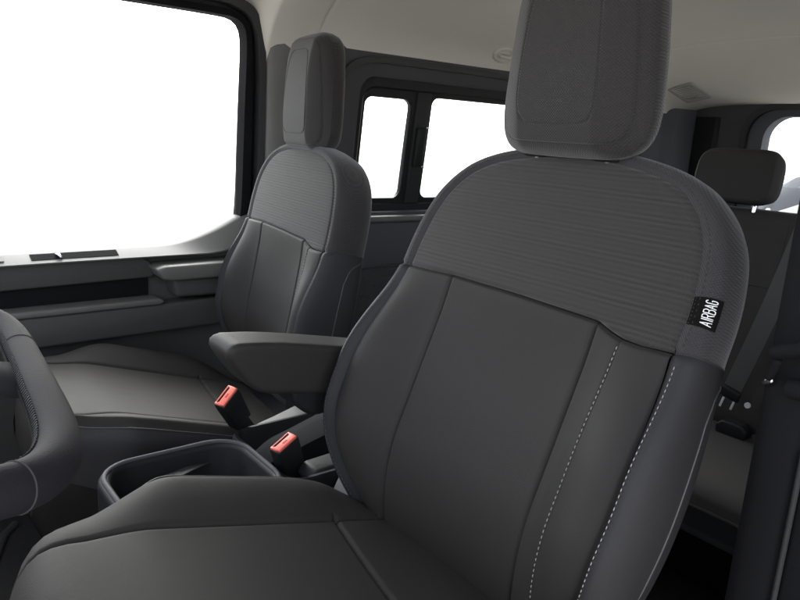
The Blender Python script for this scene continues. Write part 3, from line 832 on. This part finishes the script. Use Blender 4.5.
# map pocket recess: upper wall, floor lip; armrest block behind it
p = MB(); dprism(p, [(.62, -.376), (-.62, -.369), (-.66, -.40), (-.65, -.43), (.62, -.452)], DX - .012, DX + .06, .006); sharp(p.build('upper_panel', M['doordark'], door))
p = MB(); dprism(p, [(.62, -.440), (-.64, -.425), (-.64, -.49), (.62, -.50)], DX + .004, DX + .011, .001); sharp(p.build('pocket_back', M['matblack'], door))  # black colour stands in for the shade inside the pocket
p = MB(); dprism(p, [(.62, -.488), (-.655, -.483), (-.67, -.493), (-.655, -.501), (.62, -.505)], DX - .05, DX + .03, .005); sharp(p.build('pocket_lip', M['doortrim'], door))
p = MB(); dprism(p, [(.62, -.506), (-.655, -.502), (-.95, -.494), (-.95, -.578), (-.30, -.585), (.62, -.60)], DX - .045, DX + .03, .008); sharp(p.build('map_pocket', M['doordark'], door))
p = MB(); dprism(p, [(-.635, -.395), (-.66, -.388), (-1.0, -.385), (-1.0, -.43), (-.68, -.43), (-.655, -.425)], DX - .085, DX + .03, .008); sharp(p.build('armrest', M['doortrim'], door))
p = MB(); dprism(p, [(-.69, -.432), (-1.0, -.432), (-1.0, -.492), (-.70, -.484)], DX - .055, DX + .03, .010); sharp(p.build('grab_handle', M['doordark'], door))
p = MB(); dprism(p, [(-.80, -.345), (-.97, -.285), (-.98, -.36), (-.84, -.366)], DX - .0065, DX + .0, .002); sharp(p.build('handle_recess', M['dark'], door))
# window frame: rubber and gloss black ring, pane
def closed_ring(poly_in, poly_out, x0, x1, name, mat, parent, conv):
    a = crom(poly_in, 120); b = crom(poly_out, 120)
    rows = [[conv((x1, *q)) for q in a], [conv((x0, *q)) for q in a], [conv((x0, *q)) for q in b], [conv((x1, *q)) for q in b]]
    return sharp(MB().grid(np.array(rows).transpose(1, 0, 2)).build(name, mat, parent))
fr_in = [(-.918, -.30), (-.926, -.20), (-.934, .05), (-.939, .17), (-.939, .235), (-.930, .268), (-.905, .285), (-.85, .2895), (-.60, .291), (-.30, .292), (.1, .26), (.62, .13)]
fr_md = [(-.945, -.30), (-.953, -.20), (-.958, .05), (-.957, .17), (-.956, .245), (-.943, .283), (-.91, .302), (-.85, .308), (-.60, .309), (-.30, .308), (.1, .28), (.62, .15)]
fr_ou = [(-1.03, -.30), (-1.04, -.20), (-1.05, .05), (-1.052, .17), (-1.045, .265), (-1.005, .345), (-.925, .385), (-.83, .392), (-.60, .388), (-.30, .386), (.1, .36), (.62, .22)]
closed_ring(fr_in, fr_md, DX + .010, DX + .06, 'window_frame', M['matblack'], door, dl)
closed_ring([(a, b) for a, b in fr_md], fr_ou, DX + .030, DX + .08, 'door_frame', M['glossblack'], door, dl)
g = MB(); poly = [(y, z) for y, z in WIN]; dprism(g, [(y - .0 if y > -.3 else y - .012, z + (.012 if z > 0 else -.012)) for y, z in WIN], DX + .045, DX + .049, 0)
g.build('window_pane', M['glass'], door, smooth=False)

# ------------------------------------------------------------------ passenger-side pillar between the doors
pil = empty('door_pillar', 'grey plastic pillar trim between front door and side window, passenger side', 'pillar', (DX, -1.1, FLOOR))
def pl_(p): return (p[0] - DX, p[1] + 1.1, p[2] - FLOOR)
s_in = [(-.958, -.60), (-.965, -.20), (-.970, .05), (-.970, .16), (-.963, .245), (-.940, .292), (-.900, .312), (-.83, .320), (-.60, .318)]
s_ou = [(-.975, -.60), (-.983, -.20), (-.989, .05), (-.990, .17), (-.984, .258), (-.955, .314), (-.907, .337), (-.83, .346), (-.60, .342)]
closed_ring(s_in, s_ou, DX - .012, DX + .05, 'rubber_seal', M['rubber'], pil, pl_)
rows = []
for z in np.linspace(-.95, .236, 24):
    tz = (z + .95) / 1.22
    y0 = -.980 - .008 * tz; 
    rows.append([pl_((x, y, z)) for x, y in ((DX + .05, y0), (DX - .008, y0 - .004), (DX - .018, y0 - .012), (DX - .022, y0 - .03), (DX - .024, y0 - .055), (DX - .020, y0 - .075), (DX - .012, y0 - .088), (DX - .004, y0 - .10))])
MB().grid(rows).build('front_trim', M['pillar'], pil)
rows = []
for z in np.linspace(-.95, .236, 24):
    y0 = -1.070
    rows.append([pl_((x, y, z)) for x, y in ((DX - .003, y0), (DX - .001, y0 - .02), (DX + .002, y0 - .06), (DX + .006, y0 - .12), (DX + .018, y0 - .20))])
MB().grid(rows).build('rear_trim', M['bluedark'], pil)
bt = MB(); rows = []
for z in np.linspace(-.7, .12, 20):
    rows.append([pl_((DX - .03 + d, -1.17 + w - .02 * z, z)) for w, d in ((.023, 0), (-.023, .002), (-.023, .005), (.023, .003))])
bt.grid(rows, closed_v=True); sharp(bt.build('belt_webbing', M['webbing'], pil))

# ------------------------------------------------------------------ side panel with the sliding window (second row, passenger side)
SX = 1.95
REARF = -1.25           # the floor behind the front seats lies lower
side = empty('window_wall', 'dark side wall with divided sliding window behind the passenger seat', 'side panel', (SX, -2.0, FLOOR))
def sl_(p): return (p[0] - SX, p[1] + 2.0, p[2] - FLOOR)
def sprism(mb, poly, x0, x1, bev=.005, mi=0): mb.prism([(y + 2.0, z - FLOOR) for y, z in poly], x1 - x0, 'x', x0 - SX, bev, mi); return mb
def rr2(y0, y1, z0, z1, r, n=8): return rrect(y0, y1, z0, z1, r, n)
Y0, Y1 = -2.62, -1.35            # window opening, rear to front
def frame(name, o, i, x0, x1, mat, par):
    """rounded rectangular frame, outer and inner loops same count"""
    rows = [[sl_((x1, *q)) for q in i], [sl_((x0 + .004, *q)) for q in i], [sl_((x0, q[0] * .93 + w[0] * .07, q[1] * .93 + w[1] * .07)) for q, w in zip(i, o)], [sl_((x0, q[0] * .07 + w[0] * .93, q[1] * .07 + w[1] * .93)) for q, w in zip(i, o)], [sl_((x0 + .004, *q)) for q in o], [sl_((x1, *q)) for q in o]]
    return sharp(MB().grid(rows, closed_v=True).build(name, mat, par), 30)
# wall round the window
ZB, ZTp = -.262, .160
wall_o = rr2(-3.02, -1.155, -.30, .285, .03, 10); wall_i = rr2(Y0 - .03, Y1 + .035, ZB - .008, ZTp + .010, .055, 10)
frame('upper_wall', wall_o, wall_i, SX, SX + .09, M['bluedark'], side)
f_o = rr2(Y0 - .06, Y1 + .065, ZB - .035, ZTp + .048, .06, 10); f_i = rr2(Y0 + .0, Y1 + .0, ZB + .018, ZTp - .022, .045, 10)
frame('window_frame', f_o, f_i, SX + .03, SX + .075, M['black'], side)
# divider stiles of the sliding sash
p = MB(); sprism(p, [(-1.578, ZB + .012), (-1.640, ZB + .012), (-1.640, ZTp - .02), (-1.578, ZTp - .02)], SX + .034, SX + .066, .006)
sharp(p.build('divider', M['dark'], side))
p = MB(); sprism(p, [(-1.588, -.115), (-1.624, -.115), (-1.624, .02), (-1.588, .02)], SX + .016, SX + .034, .005); lo = p.build('latch', M['black'], side); sharp(lo)
p = MB(); sprism(p, [(-1.622, -.118), (-1.634, -.118), (-1.634, -.112), (-1.622, -.112)], SX + .020, SX + .034, .001); p.build('latch_pin', M['chrome'], lo); p = MB(); sprism(p, [(-1.622, .018), (-1.634, .018), (-1.634, .023), (-1.622, .023)], SX + .02, SX + .034, .001); p.build('latch_pin', M['chrome'], lo)
for a, b in ((-1.585, Y1), (Y0, -1.632)):
    fo = rr2(a, b, ZB + .012, ZTp - .016, .004, 10); fi = rr2(a + (.028 if b == Y1 else .01), b - (.016 if b == Y1 else .02), ZB + .036, ZTp - .05 if b == Y1 else ZTp - .036, .03, 10)
    frame('sash', fo, fi, SX + .042, SX + .06, M['black'], side)
g = MB(); g.box(sl_((SX + .052, (-1.60 + Y1) / 2, (ZB + ZTp) / 2)), (.004, abs(Y1 + 1.60), ZTp - ZB - .05)); g.build('window_pane', M['glass'], side, smooth=False)
g = MB(); g.box(sl_((SX + .060, (Y0 - 1.62) / 2, (ZB + ZTp) / 2)), (.004, abs(Y0 + 1.62), ZTp - ZB - .05)); g.build('window_pane', M['glass'], side, smooth=False)
# sill ledge and lower wall with a net pocket
p = MB(); sprism(p, [(-3.02, -.289), (-1.16, -.280), (-1.16, -.302), (-3.02, -.311)], SX - .035, SX + .02, .008); sharp(p.build('sill_ledge', M['doortrim'], side))
p = MB(); sprism(p, [(-3.02, -.313), (-1.155, -.303), (-1.155, -.455), (-3.02, -.455)], SX - .028, SX + .06, .006); sharp(p.build('mid_wall', M['bluedark'], side))
p = MB(); sprism(p, [(-3.02, -.461), (-1.155, -.461), (-1.155, REARF), (-3.02, REARF)], SX - .022, SX + .06, .006); sharp(p.build('lower_wall', M['mesh'], side))
# black seal line that arches over the window at the edge of the roof lining
sealp = [(-1.226, .105), (-1.228, .140), (-1.235, .170), (-1.255, .198), (-1.29, .216), (-1.36, .228), (-1.55, .230), (-2.0, .226), (-2.5, .21), (-2.86, .195)]
sealq = [(-1.238, .105), (-1.241, .137), (-1.248, .161), (-1.266, .184), (-1.296, .199), (-1.36, .209), (-1.55, .211), (-2.0, .207), (-2.5, .19), (-2.86, .175)]
closed_ring(sealp, sealq, SX - .016, SX + .01, 'rubber_seal', M['rubber'], side, sl_)

# the body side leans inwards above the sill (tumblehome)
for o in side.children_recursive:
    for v in o.data.vertices:
        v.co.x -= .12 * max(0.0, v.co.z + FLOOR + .26)
# ------------------------------------------------------------------ roof lining
def zs(y): return .160 + .045 * float(1 - sm(-1.22, -1.06, y)) - .050 * float(sm(-2.1, -3.0, y)) + .181 * float(sm(-.995, -.93, y))
def hw(y): return .875 - .043 * float(1 - sm(-.995, -.935, y)) - .026 * float(1 - sm(-1.25, -1.10, y))
def zc(y): return .425 - .215 * float(sm(-2.45, -3.20, y))
def roof_z(x, y):  # dome-like section
    a = abs((x - 1.09) / hw(y))
    a = min(1, a); return zs(y) + (zc(y) - zs(y)) * (1 - a ** 5.0) ** .55
ys = sorted(set(list(np.linspace(-.10, -3.22, 80)) + list(np.linspace(-.91, -1.02, 28)) + [-1.15 + d for d in (-.012, -.006, -.003, 0, .003, .006, .012)] + [-2.62 + d for d in (-.012, -.006, -.003, 0, .003, .006, .012)]))
th = np.linspace(0, PI, 81)
rows = []
for y in ys:
    row = []
    for t in th:
        a = math.copysign(abs(math.cos(t)) ** .75, math.cos(t)); x = 1.09 + hw(y) * a
        z = roof_z(x, y)
        for y0 in (-1.15, -2.62): z += .006 * math.exp(-((y - y0) / .004) ** 2)
        row.append((x - 1.09, y + 1.2, z - .42))
    rows.append(row)
hl = empty('roof_lining', 'pale grey fabric roof lining curving down to the windows', 'headliner', (1.09, -1.2, .42))
ho = MB().grid(rows).build('lining', M['headliner'], hl)
sk = MB(); sk.prism(rrect(-.95, .95, -2.15, 1.09, .1), .02, 'z', .05, .0); sk.build('roof_skin', M['paint'], hl, smooth=False)
def on_roof(x, y): 
    e = 1e-3; z = roof_z(x, y); dx = (roof_z(x + e, y) - roof_z(x - e, y)) / (2 * e); dy = (roof_z(x, y + e) - roof_z(x, y - e)) / (2 * e)
    n = Vector((dx, dy, -1)).normalized(); return Vector((x, y, z)), n
def roof_item(mb, name, mats, x, y, rot=0.0):
    p, n = on_roof(x, y); u = Vector((0, 1, 0)); u = (u - n * u.dot(n)).normalized(); w = u.cross(n)
    o = mb.build(name, mats, hl); o.matrix_local = Matrix.Translation(p - Vector((1.09, -1.2, .42))) @ Matrix((w, u, n)).transposed().to_4x4() @ Matrix.Rotation(rot, 4, 'Z'); return sharp(o)
h = MB(); h.grid([[(.030 * k * math.cos(a), .055 * k * math.sin(a), z) for a in np.linspace(0, 2 * PI, 32, endpoint=False)] for k, z in ((1, -.004), (1, .004), (.9, .008), (.75, .008), (.6, .003), (.2, .002))], closed_v=True)
h.tube([(0, -.03, .002), (0, -.028, .014), (0, 0, .018), (0, .028, .014), (0, .03, .002)], .006, 10)
HOOK = (1.865, -1.90); VENT = (1.75, -2.95)
roof_item(h, 'coat_hook', M['headliner'], *HOOK)
v = MB()
lo, li = rrect(-.06, .06, -.085, .085, .012), rrect(-.048, .048, -.073, .073, .008)
v.grid([[(*q, -.002) for q in lo], [(*q, .006) for q in lo], [(*q, .006) for q in li], [(*q, -.001) for q in li]], closed_v=True)
v.f.append(tuple(range(len(v.v) - len(li), len(v.v)))); v.m.append(1)
for q in np.linspace(-.06, .06, 9): v.box((0, q, .0015), (.095, .004, .004), 0)
roof_item(v, 'air_vent', [M['vent'], M['pillar']], *VENT)

# ------------------------------------------------------------------ rear wall with the tailgate window
RY = -3.20
rear = empty('tailgate', 'dark rear door with rounded window behind the second row headrest', 'car door', (1.09, RY, FLOOR))
def rl_(x, y, z): return (x - 1.09, y - RY, z - FLOOR)
wo = rrect(.20, 1.96, -1.25, .40, .03, 10); wi = rrect(.62, 1.52, -.32, .165, .10, 10)
def rframe(name, o, i, y0, y1, mat):
    rows = [[rl_(q[0], y1, q[1]) for q in i], [rl_(q[0], y0, q[1]) for q in i], [rl_(q[0], y0, q[1]) for q in o], [rl_(q[0], y1, q[1]) for q in o]]
    return sharp(MB().grid(rows, closed_v=True).build(name, mat, rear))
rframe('door_panel', wo, rrect(.55, 1.60, -.36, .195, .12, 10), RY, RY - .10, M['bluedark'])
rframe('window_frame', rrect(.555, 1.595, -.355, .19, .118, 10), rrect(.605, 1.525, -.32, .160, .10, 10), RY - .012, RY - .08, M['bluegrey'])
rframe('rubber_seal', rrect(.535, 1.615, -.375, .212, .13, 10), rrect(.560, 1.590, -.35, .186, .115, 10), RY + .012, RY - .01, M['rubber'])
g = MB(); g.box(rl_(1.065, RY - .06, -.08), (.93, .004, .49)); g.build('window_pane', M['glass'], rear, smooth=False)
# corner trim between side wall and rear door
ct = empty('corner_trim', 'dark upright corner trim with a recess beside the rear window', 'trim', (1.9, -3.05, FLOOR))
p = MB(); p.prism([(1.97 - 1.9, -2.90 + 3.05), (1.925 - 1.9, -2.90 + 3.05), (1.905 - 1.9, -3.02 + 3.05), (1.86 - 1.9, -3.06 + 3.05), (1.84 - 1.9, RY + .004 + 3.05), (1.97 - 1.9, RY + .004 + 3.05)], 1.13, 'z', .0, .008); sharp(p.build('trim_panel', M['bluegrey'], ct))
p = MB(); p.prism([(1.838 - 1.9, RY + .016 + 3.05), (1.74 - 1.9, RY + .016 + 3.05), (1.72 - 1.9, RY + .004 + 3.05), (1.838 - 1.9, RY + .004 + 3.05)], 1.10, 'z', .0, .003); sharp(p.build('recess_panel', M['black'], ct))

# ------------------------------------------------------------------ rear seat
RB = (1.10, -2.1, REARF)
rs = empty('bench_seat', 'charcoal rear bench seat behind the driver seat with one block headrest', 'car seat', RB)
BK = [(-2.30, -.180), (-2.345, -.178), (-2.38, -.20), (-2.37, -.40), (-2.33, -.62), (-2.29, -.86), (-2.17, -.88), (-2.14, -.80), (-2.185, -.60), (-2.225, -.40), (-2.262, -.26), (-2.275, -.20)]
back_parts = []
for a, b in ((.38, .80), (.805, 1.395), (1.40, 1.86)):
    back_parts.append(soft_block('backrest', a, b, BK, M['cloth_rear'], rs, .02, RB))
CS = [(-2.20, -.845), (-2.0, -.855), (-1.85, -.862), (-1.76, -.875), (-1.725, -.905), (-1.725, -.925), (-1.75, -.94), (-2.2, -.95)]
for a, b in ((.38, 1.10), (1.105, 1.86)):
    c = soft_block('cushion', a, b, CS, M['cloth_rear'], rs, .02, RB)
    bb = soft_block('cushion_skirt', a + .01, b - .01, [(-1.729, -.930), (-1.76, -.925), (-2.2, -.935), (-2.2, -1.025), (-1.76, -1.022), (-1.735, -1.012)], M['dark'], rs, .008, RB)
bsb = MB(); bsb.prism([(-2.30 + 2.1, .0), (-1.86 + 2.1, .0), (-1.80 + 2.1, .235), (-2.30 + 2.1, .235)], 1.40, 'x', -.70, .01); sharp(bsb.build('seat_base', M['matblack'], rs))
# seams on the rear backrest
sm2 = MB()
for z, w in ((-.405, None),):
    sm2.tube([(x - RB[0], -2.2238 - RB[1], z - RB[2]) for x in np.linspace(.83, 1.37, 20)], .002, 6)
for x in (.955, 1.245):
    pts = [(x - RB[0], y - RB[1], z - RB[2]) for y, z in crom([(-2.1865, -.60), (-2.2245, -.40), (-2.2605, -.26), (-2.2735, -.205)], 20)]
    sm2.tube(pts, .0016, 6)
sm2.build('seam', M['seam'], rs)
ol = outline(.120, .117, .146, 6.5, 140)
ho, c, _i, _r, _n = pad(ol, .07, .006, None, M['cloth_rear'], M['cloth_rear'], .012, 'headrest', rs, edge=.012)
ho.location = (1.148 - RB[0], -2.29 - RB[1], -.150 - RB[2]); ho.rotation_euler = (R_(8), 0, 0)
for sx in (-1, 1):
    p = MB().tube([(sx * .07, -.01, -.06), (sx * .07, -.01, .03)], .006, 12); sharp(p.build('post', M['chrome'], ho))

# rear seat belt hanging across the backrest
rb = empty('seat_belt', 'grey webbing belt hanging in front of the rear backrest with steel tongue', 'seat belt', (.93, -2.0, -.7))
def bl(x, y, z): return (x - .93, y + 2.0, z + .7)
P0 = np.array([.76, -1.98, -.04]); P1 = np.array([.953, -2.09, -.705])
rows = []
for t in np.linspace(0, 1, 24):
    p = P0 + (P1 - P0) * t + np.array([0, -.02, 0]) * math.sin(PI * t); 
    d = np.array([.0245, .006, .0075]); nn = np.array([0, .0008, 0])
    rows.append([bl(*(p - d + nn)), bl(*(p + d + nn)), bl(*(p + d - nn)), bl(*(p - d - nn))])
sharp(MB().grid(rows, closed_v=True).build('webbing', M['webbing'], rb))
Rb = Matrix.Rotation(R_(-14), 3, 'Y')
p = MB(); p.box(bl(.962, -2.085, -.722), (.078, .016, .034), rot=Rb, bev=.007); sharp(p.build('tongue_grip', M['black'], rb))
for dx in (-.016, .018):
    p = MB(); p.box(bl(.958 + dx, -2.083, -.757), (.007, .003, .034), rot=Rb, bev=.001); sharp(p.build('tongue_blade', M['bright'], rb))
p = MB(); p.tube([bl(.897, -2.085, -.742), bl(.897, -2.079, -.742)], .009, 16); sharp(p.build('stop_button', M['bright'], rb))

rk = empty('seat_belt_buckle', 'plain black buckle sunk at the back of the rear cushion', 'seat belt buckle', (.93, -2.10, -.84))
p = MB(); p.prism([(-.045, -.02), (.045, -.02), (.05, .012), (.03, .03), (-.03, .03), (-.05, .012)], .05, 'y', -.02, .006); sharp(p.build('housing', M['black'], rk))

# ------------------------------------------------------------------ driver-side pillar at the right edge
dp = empty('door_pillar', 'black door pillar standing close at the right edge beside the driver seat', 'pillar', (.22, -.80, FLOOR))
def dq(x, y, z): return (x - .22, y + .80, z - FLOOR)
def lean(z): return -.10 * max(0, z + .05)
rows = []
for z in np.linspace(-1.0, .25, 30):
    l = .0
    rows.append([dq(x + l, y, z) for x, y in ((.300, -1.0), (.302, -.80), (.303, -.735), (.298, -.724), (.285, -.720), (.262, -.720), (.256, -.723), (.254, -.730))])
MB().grid(rows).build('rubber_seal', M['matblack'], dp)
rows = []
for z in np.linspace(-1.0, .25, 30):
    rows.append([dq(x, y, z) for x, y in ((.2535, -.733), (.248, -.726), (.243, -.724), (.235, -.724), (.15, -.715), (.04, -.712), (-.06, -.74), (-.08, -.80))])
MB().grid(rows).build('pillar_panel', M['matblack'], dp)
rows = []
for z in np.linspace(-.62, -.285, 12): rows.append([dq(x, y, z) for x, y in ((.2530, -.7225), (.2515, -.7190), (.2485, -.7185), (.2470, -.7225))])
MB().grid(rows).build('edge_trim', M['dark'], dp)

# driver's belt tongue resting on the pillar
db = empty('seat_belt', 'black belt guide loop with small steel tongue on the near door pillar', 'seat belt', (.29, -.70, -.2))
def db_(x, y, z): return (x - .29, y + .70, z + .2)
p = MB(); p.tube(crom([db_(.290, -.706, -.190), db_(.282, -.702, -.187), db_(.268, -.699, -.181), db_(.25, -.697, -.176), db_(.20, -.697, -.170)], 24), [.004] + [.0075] * 22 + [.006], 14); p.build('guide_loop', M['matblack'], db)
p = MB(); p.tube(crom([db_(.283, -.706, -.196), db_(.287, -.711, -.208), db_(.293, -.716, -.220)], 10), .0040, 10); p.build('tongue_arm', M['matblack'], db)
p = MB(); p.tube(crom([db_(.2885, -.716, -.2205), db_(.296, -.720, -.2265), db_(.303, -.724, -.231)], 8), [.0015, .003, .003, .003, .003, .0025, .002, .001], 10); p.build('tongue_blade', M['chrome'], db)
p = MB(); p.tube(crom([db_(.272, -.716, -.225), db_(.262, -.712, -.222), db_(.22, -.710, -.216)], 12), [.006] + [.010] * 11, 14); sharp(p.build('anchor_cover', M['matblack'], db))

# driver-side body behind the pillar (closes the cabin)
ow = empty('side_wall', 'dark body side behind the near door pillar, with a window opening', 'side panel', (.20, -2.0, FLOOR))
def ol_(x, y, z): return (x - .20, y + 2.0, z - FLOOR)
o_ = rrect(-3.2, -.86, -1.25, .26, .02, 10); i_ = rrect(-3.05, -1.05, -.32, .19, .06, 10)
rows = [[ol_(.12, *q) for q in i_], [ol_(.20, *q) for q in i_], [ol_(.20, *q) for q in o_], [ol_(.12, *q) for q in o_]]
sharp(MB().grid(rows, closed_v=True).build('wall_panel', M['bluedark'], ow))
g = MB(); g.box(ol_(.15, -2.05, -.065), (.004, 2.03, .54)); g.build('window_pane', M['glass'], ow, smooth=False)

# dashboard ahead of the seats (it shades the footwell and the seats from the front)
db2 = empty('dashboard', 'dark moulded dashboard ahead of the steering wheel', 'dashboard', (1.08, .60, FLOOR))
m = MB(); dp_ = crom([(-.12, .34), (-.16, .46), (-.14, .56), (-.06, .63), (.10, .66), (.42, .64), (.50, .50), (.46, .05), (.30, .02), (.06, .06), (-.02, .20), (-.12, .34)], 60)[:-1]
m.prism([tuple(q) for q in dp_], 1.74, 'x', -.87, .0); sharp(m.build('dash_shell', M['dark'], db2))
m = MB(); m.prism([tuple(q) for q in crom([(-.10, .60), (-.06, .70), (.06, .72), (.14, .64), (.02, .60), (-.10, .60)], 30)[:-1]], .34, 'x', -.66, .0); sharp(m.build('instrument_hood', M['black'], db2))
for x in (-.82, -.15, .05, .75):
    m = MB(); m.prism(rrect(x - .06, x + .06, .50, .57, .015), .012, 'y', -.170, .003); sharp(m.build('air_vent', M['black'], db2))
# ------------------------------------------------------------------ cabin floor and ground
def structure(o): o['kind'] = 'structure'; return o
f = MB()
f.prism(rrect(.16, 2.0, -1.06, 1.0, .02), .30, 'z', FLOOR - .302, .0)
f.prism(rrect(.16, 2.0, -3.25, -1.055, .02), .06, 'z', REARF - .06, .0)
fl = structure(f.build('floor', M['carpet'], None, smooth=False))
sp = empty('door_sill', 'dark grooved step trim on the floor below the steering wheel', 'sill trim', (1.0, -.1, FLOOR))
p = MB(); p.prism([(.35, .10), (1.0, .12), (1.0, -.15), (.35, -.18)], .02, 'z', .0, .004)
p.tube([(.40, -.02 + .0, .024), (.62, -.10, .024), (.66, -.13, .022)], .010, 10, mi=1)
sharp(p.build('step_plate', [M['carpet'], M['dark']], sp))
gm = MB(); gm.add([(-60, -60, -GROUND), (60, -60, -GROUND), (60, 60, -GROUND), (-60, 60, -GROUND)], [(0, 1, 2, 3)])
structure(gm.build('ground', M['ground'], None, smooth=False))

# ------------------------------------------------------------------ a car parked behind, seen through the rear window
pc = empty('parked_car', 'grey rounded car parked outside, its roof showing through the rear window', 'car', (2.40, -7.0, -GROUND))
def car_section(y, w, z0, belt, top):
    """half section points then mirrored"""
    h = [(w * .92, z0), (w, z0 + .25), (w, belt - .08), (w * .96, belt), (w * .80, belt + (top - belt) * .72), (w * .66, top - .05), (w * .35, top), (0, top + .01)]
    return [(x, y, z) for x, z in h] + [(-x, y, z) for x, z in h[-2::-1]]
secs = []
for y, w, z0, b, t in ((1.45, .55, .35, .70, .74), (1.38, .70, .25, .82, .86), (1.1, .80, .22, .93, .97), (.62, .84, .22, .98, 1.03), (.30, .84, .22, .99, 1.28), (0, .84, .22, 1.0, 1.47), (-.6, .84, .22, 1.0, 1.51), (-1.3, .84, .22, 1.0, 1.46), (-1.75, .82, .22, .98, 1.25), (-1.95, .78, .25, .95, 1.0), (-2.0, .70, .30, .8, .84)):
    secs.append(car_section(y, w, z0, b, t))
m = MB().grid(secs); n = len(secs[0]); m.f.append(tuple(range(n))); m.m.append(0); m.f.append(tuple(range(len(m.v) - n, len(m.v)))); m.m.append(0)
bo = m.build('body', M['paint'], pc)
g = MB()
S = np.array(secs); 
for i0, i1 in ((3, 5),):
    A = S[i0][4:-4] * [.86, 1, 1]; B = S[i1][4:-4] * [.86, 1, 1]
    g.grid([A * .22 + B * .78 + np.array([0, .02, .012]), A * .85 + B * .15 + np.array([0, .02, .012])])
g.build('windscreen', M['glossblack'], pc)
for sx in (-1, 1):
    for y in (.95, -1.35):
        w = MB().tube([(sx * .70, y, .31), (sx * .86, y, .31)], .31, 28); wo_ = sharp(w.build('wheel', M['rubber'], pc))
        w = MB().tube([(sx * .84, y, .31), (sx * .868, y, .31)], .19, 24); sharp(w.build('rim', M['steel'], wo_))
    h = MB().box((sx * .52, 1.36, .72), (.26, .10, .12), bev=.04); sharp(h.build('headlight', M['chrome'], pc))

# ------------------------------------------------------------------ raise the eye to its height above the ground
for o in list(scene.objects):
    if o.parent is None: o.location.z += GROUND

# ------------------------------------------------------------------ camera
f_px = 700.82
Rv = Vector((-0.61269341, -0.7883369, 0.05596174)); Uv = Vector((0.21688262, -0.09962499, 0.97110081)); Fv = Vector((0.75997942, -0.60712419, -0.23201615))
cam = bpy.data.cameras.new('camera'); co = bpy.data.objects.new('camera', cam); COL.objects.link(co)
cam.sensor_fit = 'HORIZONTAL'; cam.sensor_width = 36.0; cam.lens = 36.0 * f_px / 800.0
cam.clip_start = 0.02; cam.clip_end = 500
Mx = Matrix((Rv, Uv, -Fv)).transposed().to_4x4(); Mx.translation = Vector((0, 0, GROUND)); co.matrix_world = Mx
scene.camera = co

# ------------------------------------------------------------------ daylight
w = bpy.data.worlds.new('World'); scene.world = w; w.use_nodes = True
nt = w.node_tree; bg = nt.nodes['Background']; sky = nt.nodes.new('ShaderNodeTexSky')
sky.sky_type = 'NISHITA'; sky.sun_disc = False; sky.sun_elevation = R_(38); sky.sun_rotation = R_(112)
sky.air_density = 0.8; sky.dust_density = 3.0; sky.ozone_density = 0.8
hs = nt.nodes.new('ShaderNodeHueSaturation'); hs.inputs['Saturation'].default_value = 0.28; hs.inputs['Value'].default_value = 1.2
nt.links.new(sky.outputs[0], hs.inputs['Color']); nt.links.new(hs.outputs[0], bg.inputs[0]); bg.inputs[1].default_value = 0.15
sd = bpy.data.lights.new('sun', 'SUN'); so = bpy.data.objects.new('sun', sd); COL.objects.link(so)
sd.energy = 0.5; sd.angle = R_(50); sd.color = (1.0, .965, .92)
el, az = R_(38), R_(112)
so.rotation_euler = Vector((math.sin(az) * math.cos(el), math.cos(az) * math.cos(el), math.sin(el))).to_track_quat('Z', 'Y').to_euler()
scene.view_settings.view_transform = 'Standard'; scene.view_settings.look = 'None'
scene.view_settings.exposure = 2.25; scene.view_settings.gamma = 1.0
scene.render.engine = 'CYCLES'
try:
    scene.cycles.use_denoising = True; scene.cycles.denoiser = 'OPENIMAGEDENOISE'
except Exception: pass
scene.cycles.max_bounces = 8; scene.cycles.diffuse_bounces = 5; scene.cycles.glossy_bounces = 4; scene.cycles.transparent_max_bounces = 12
scene.cycles.sample_clamp_indirect = 6.0
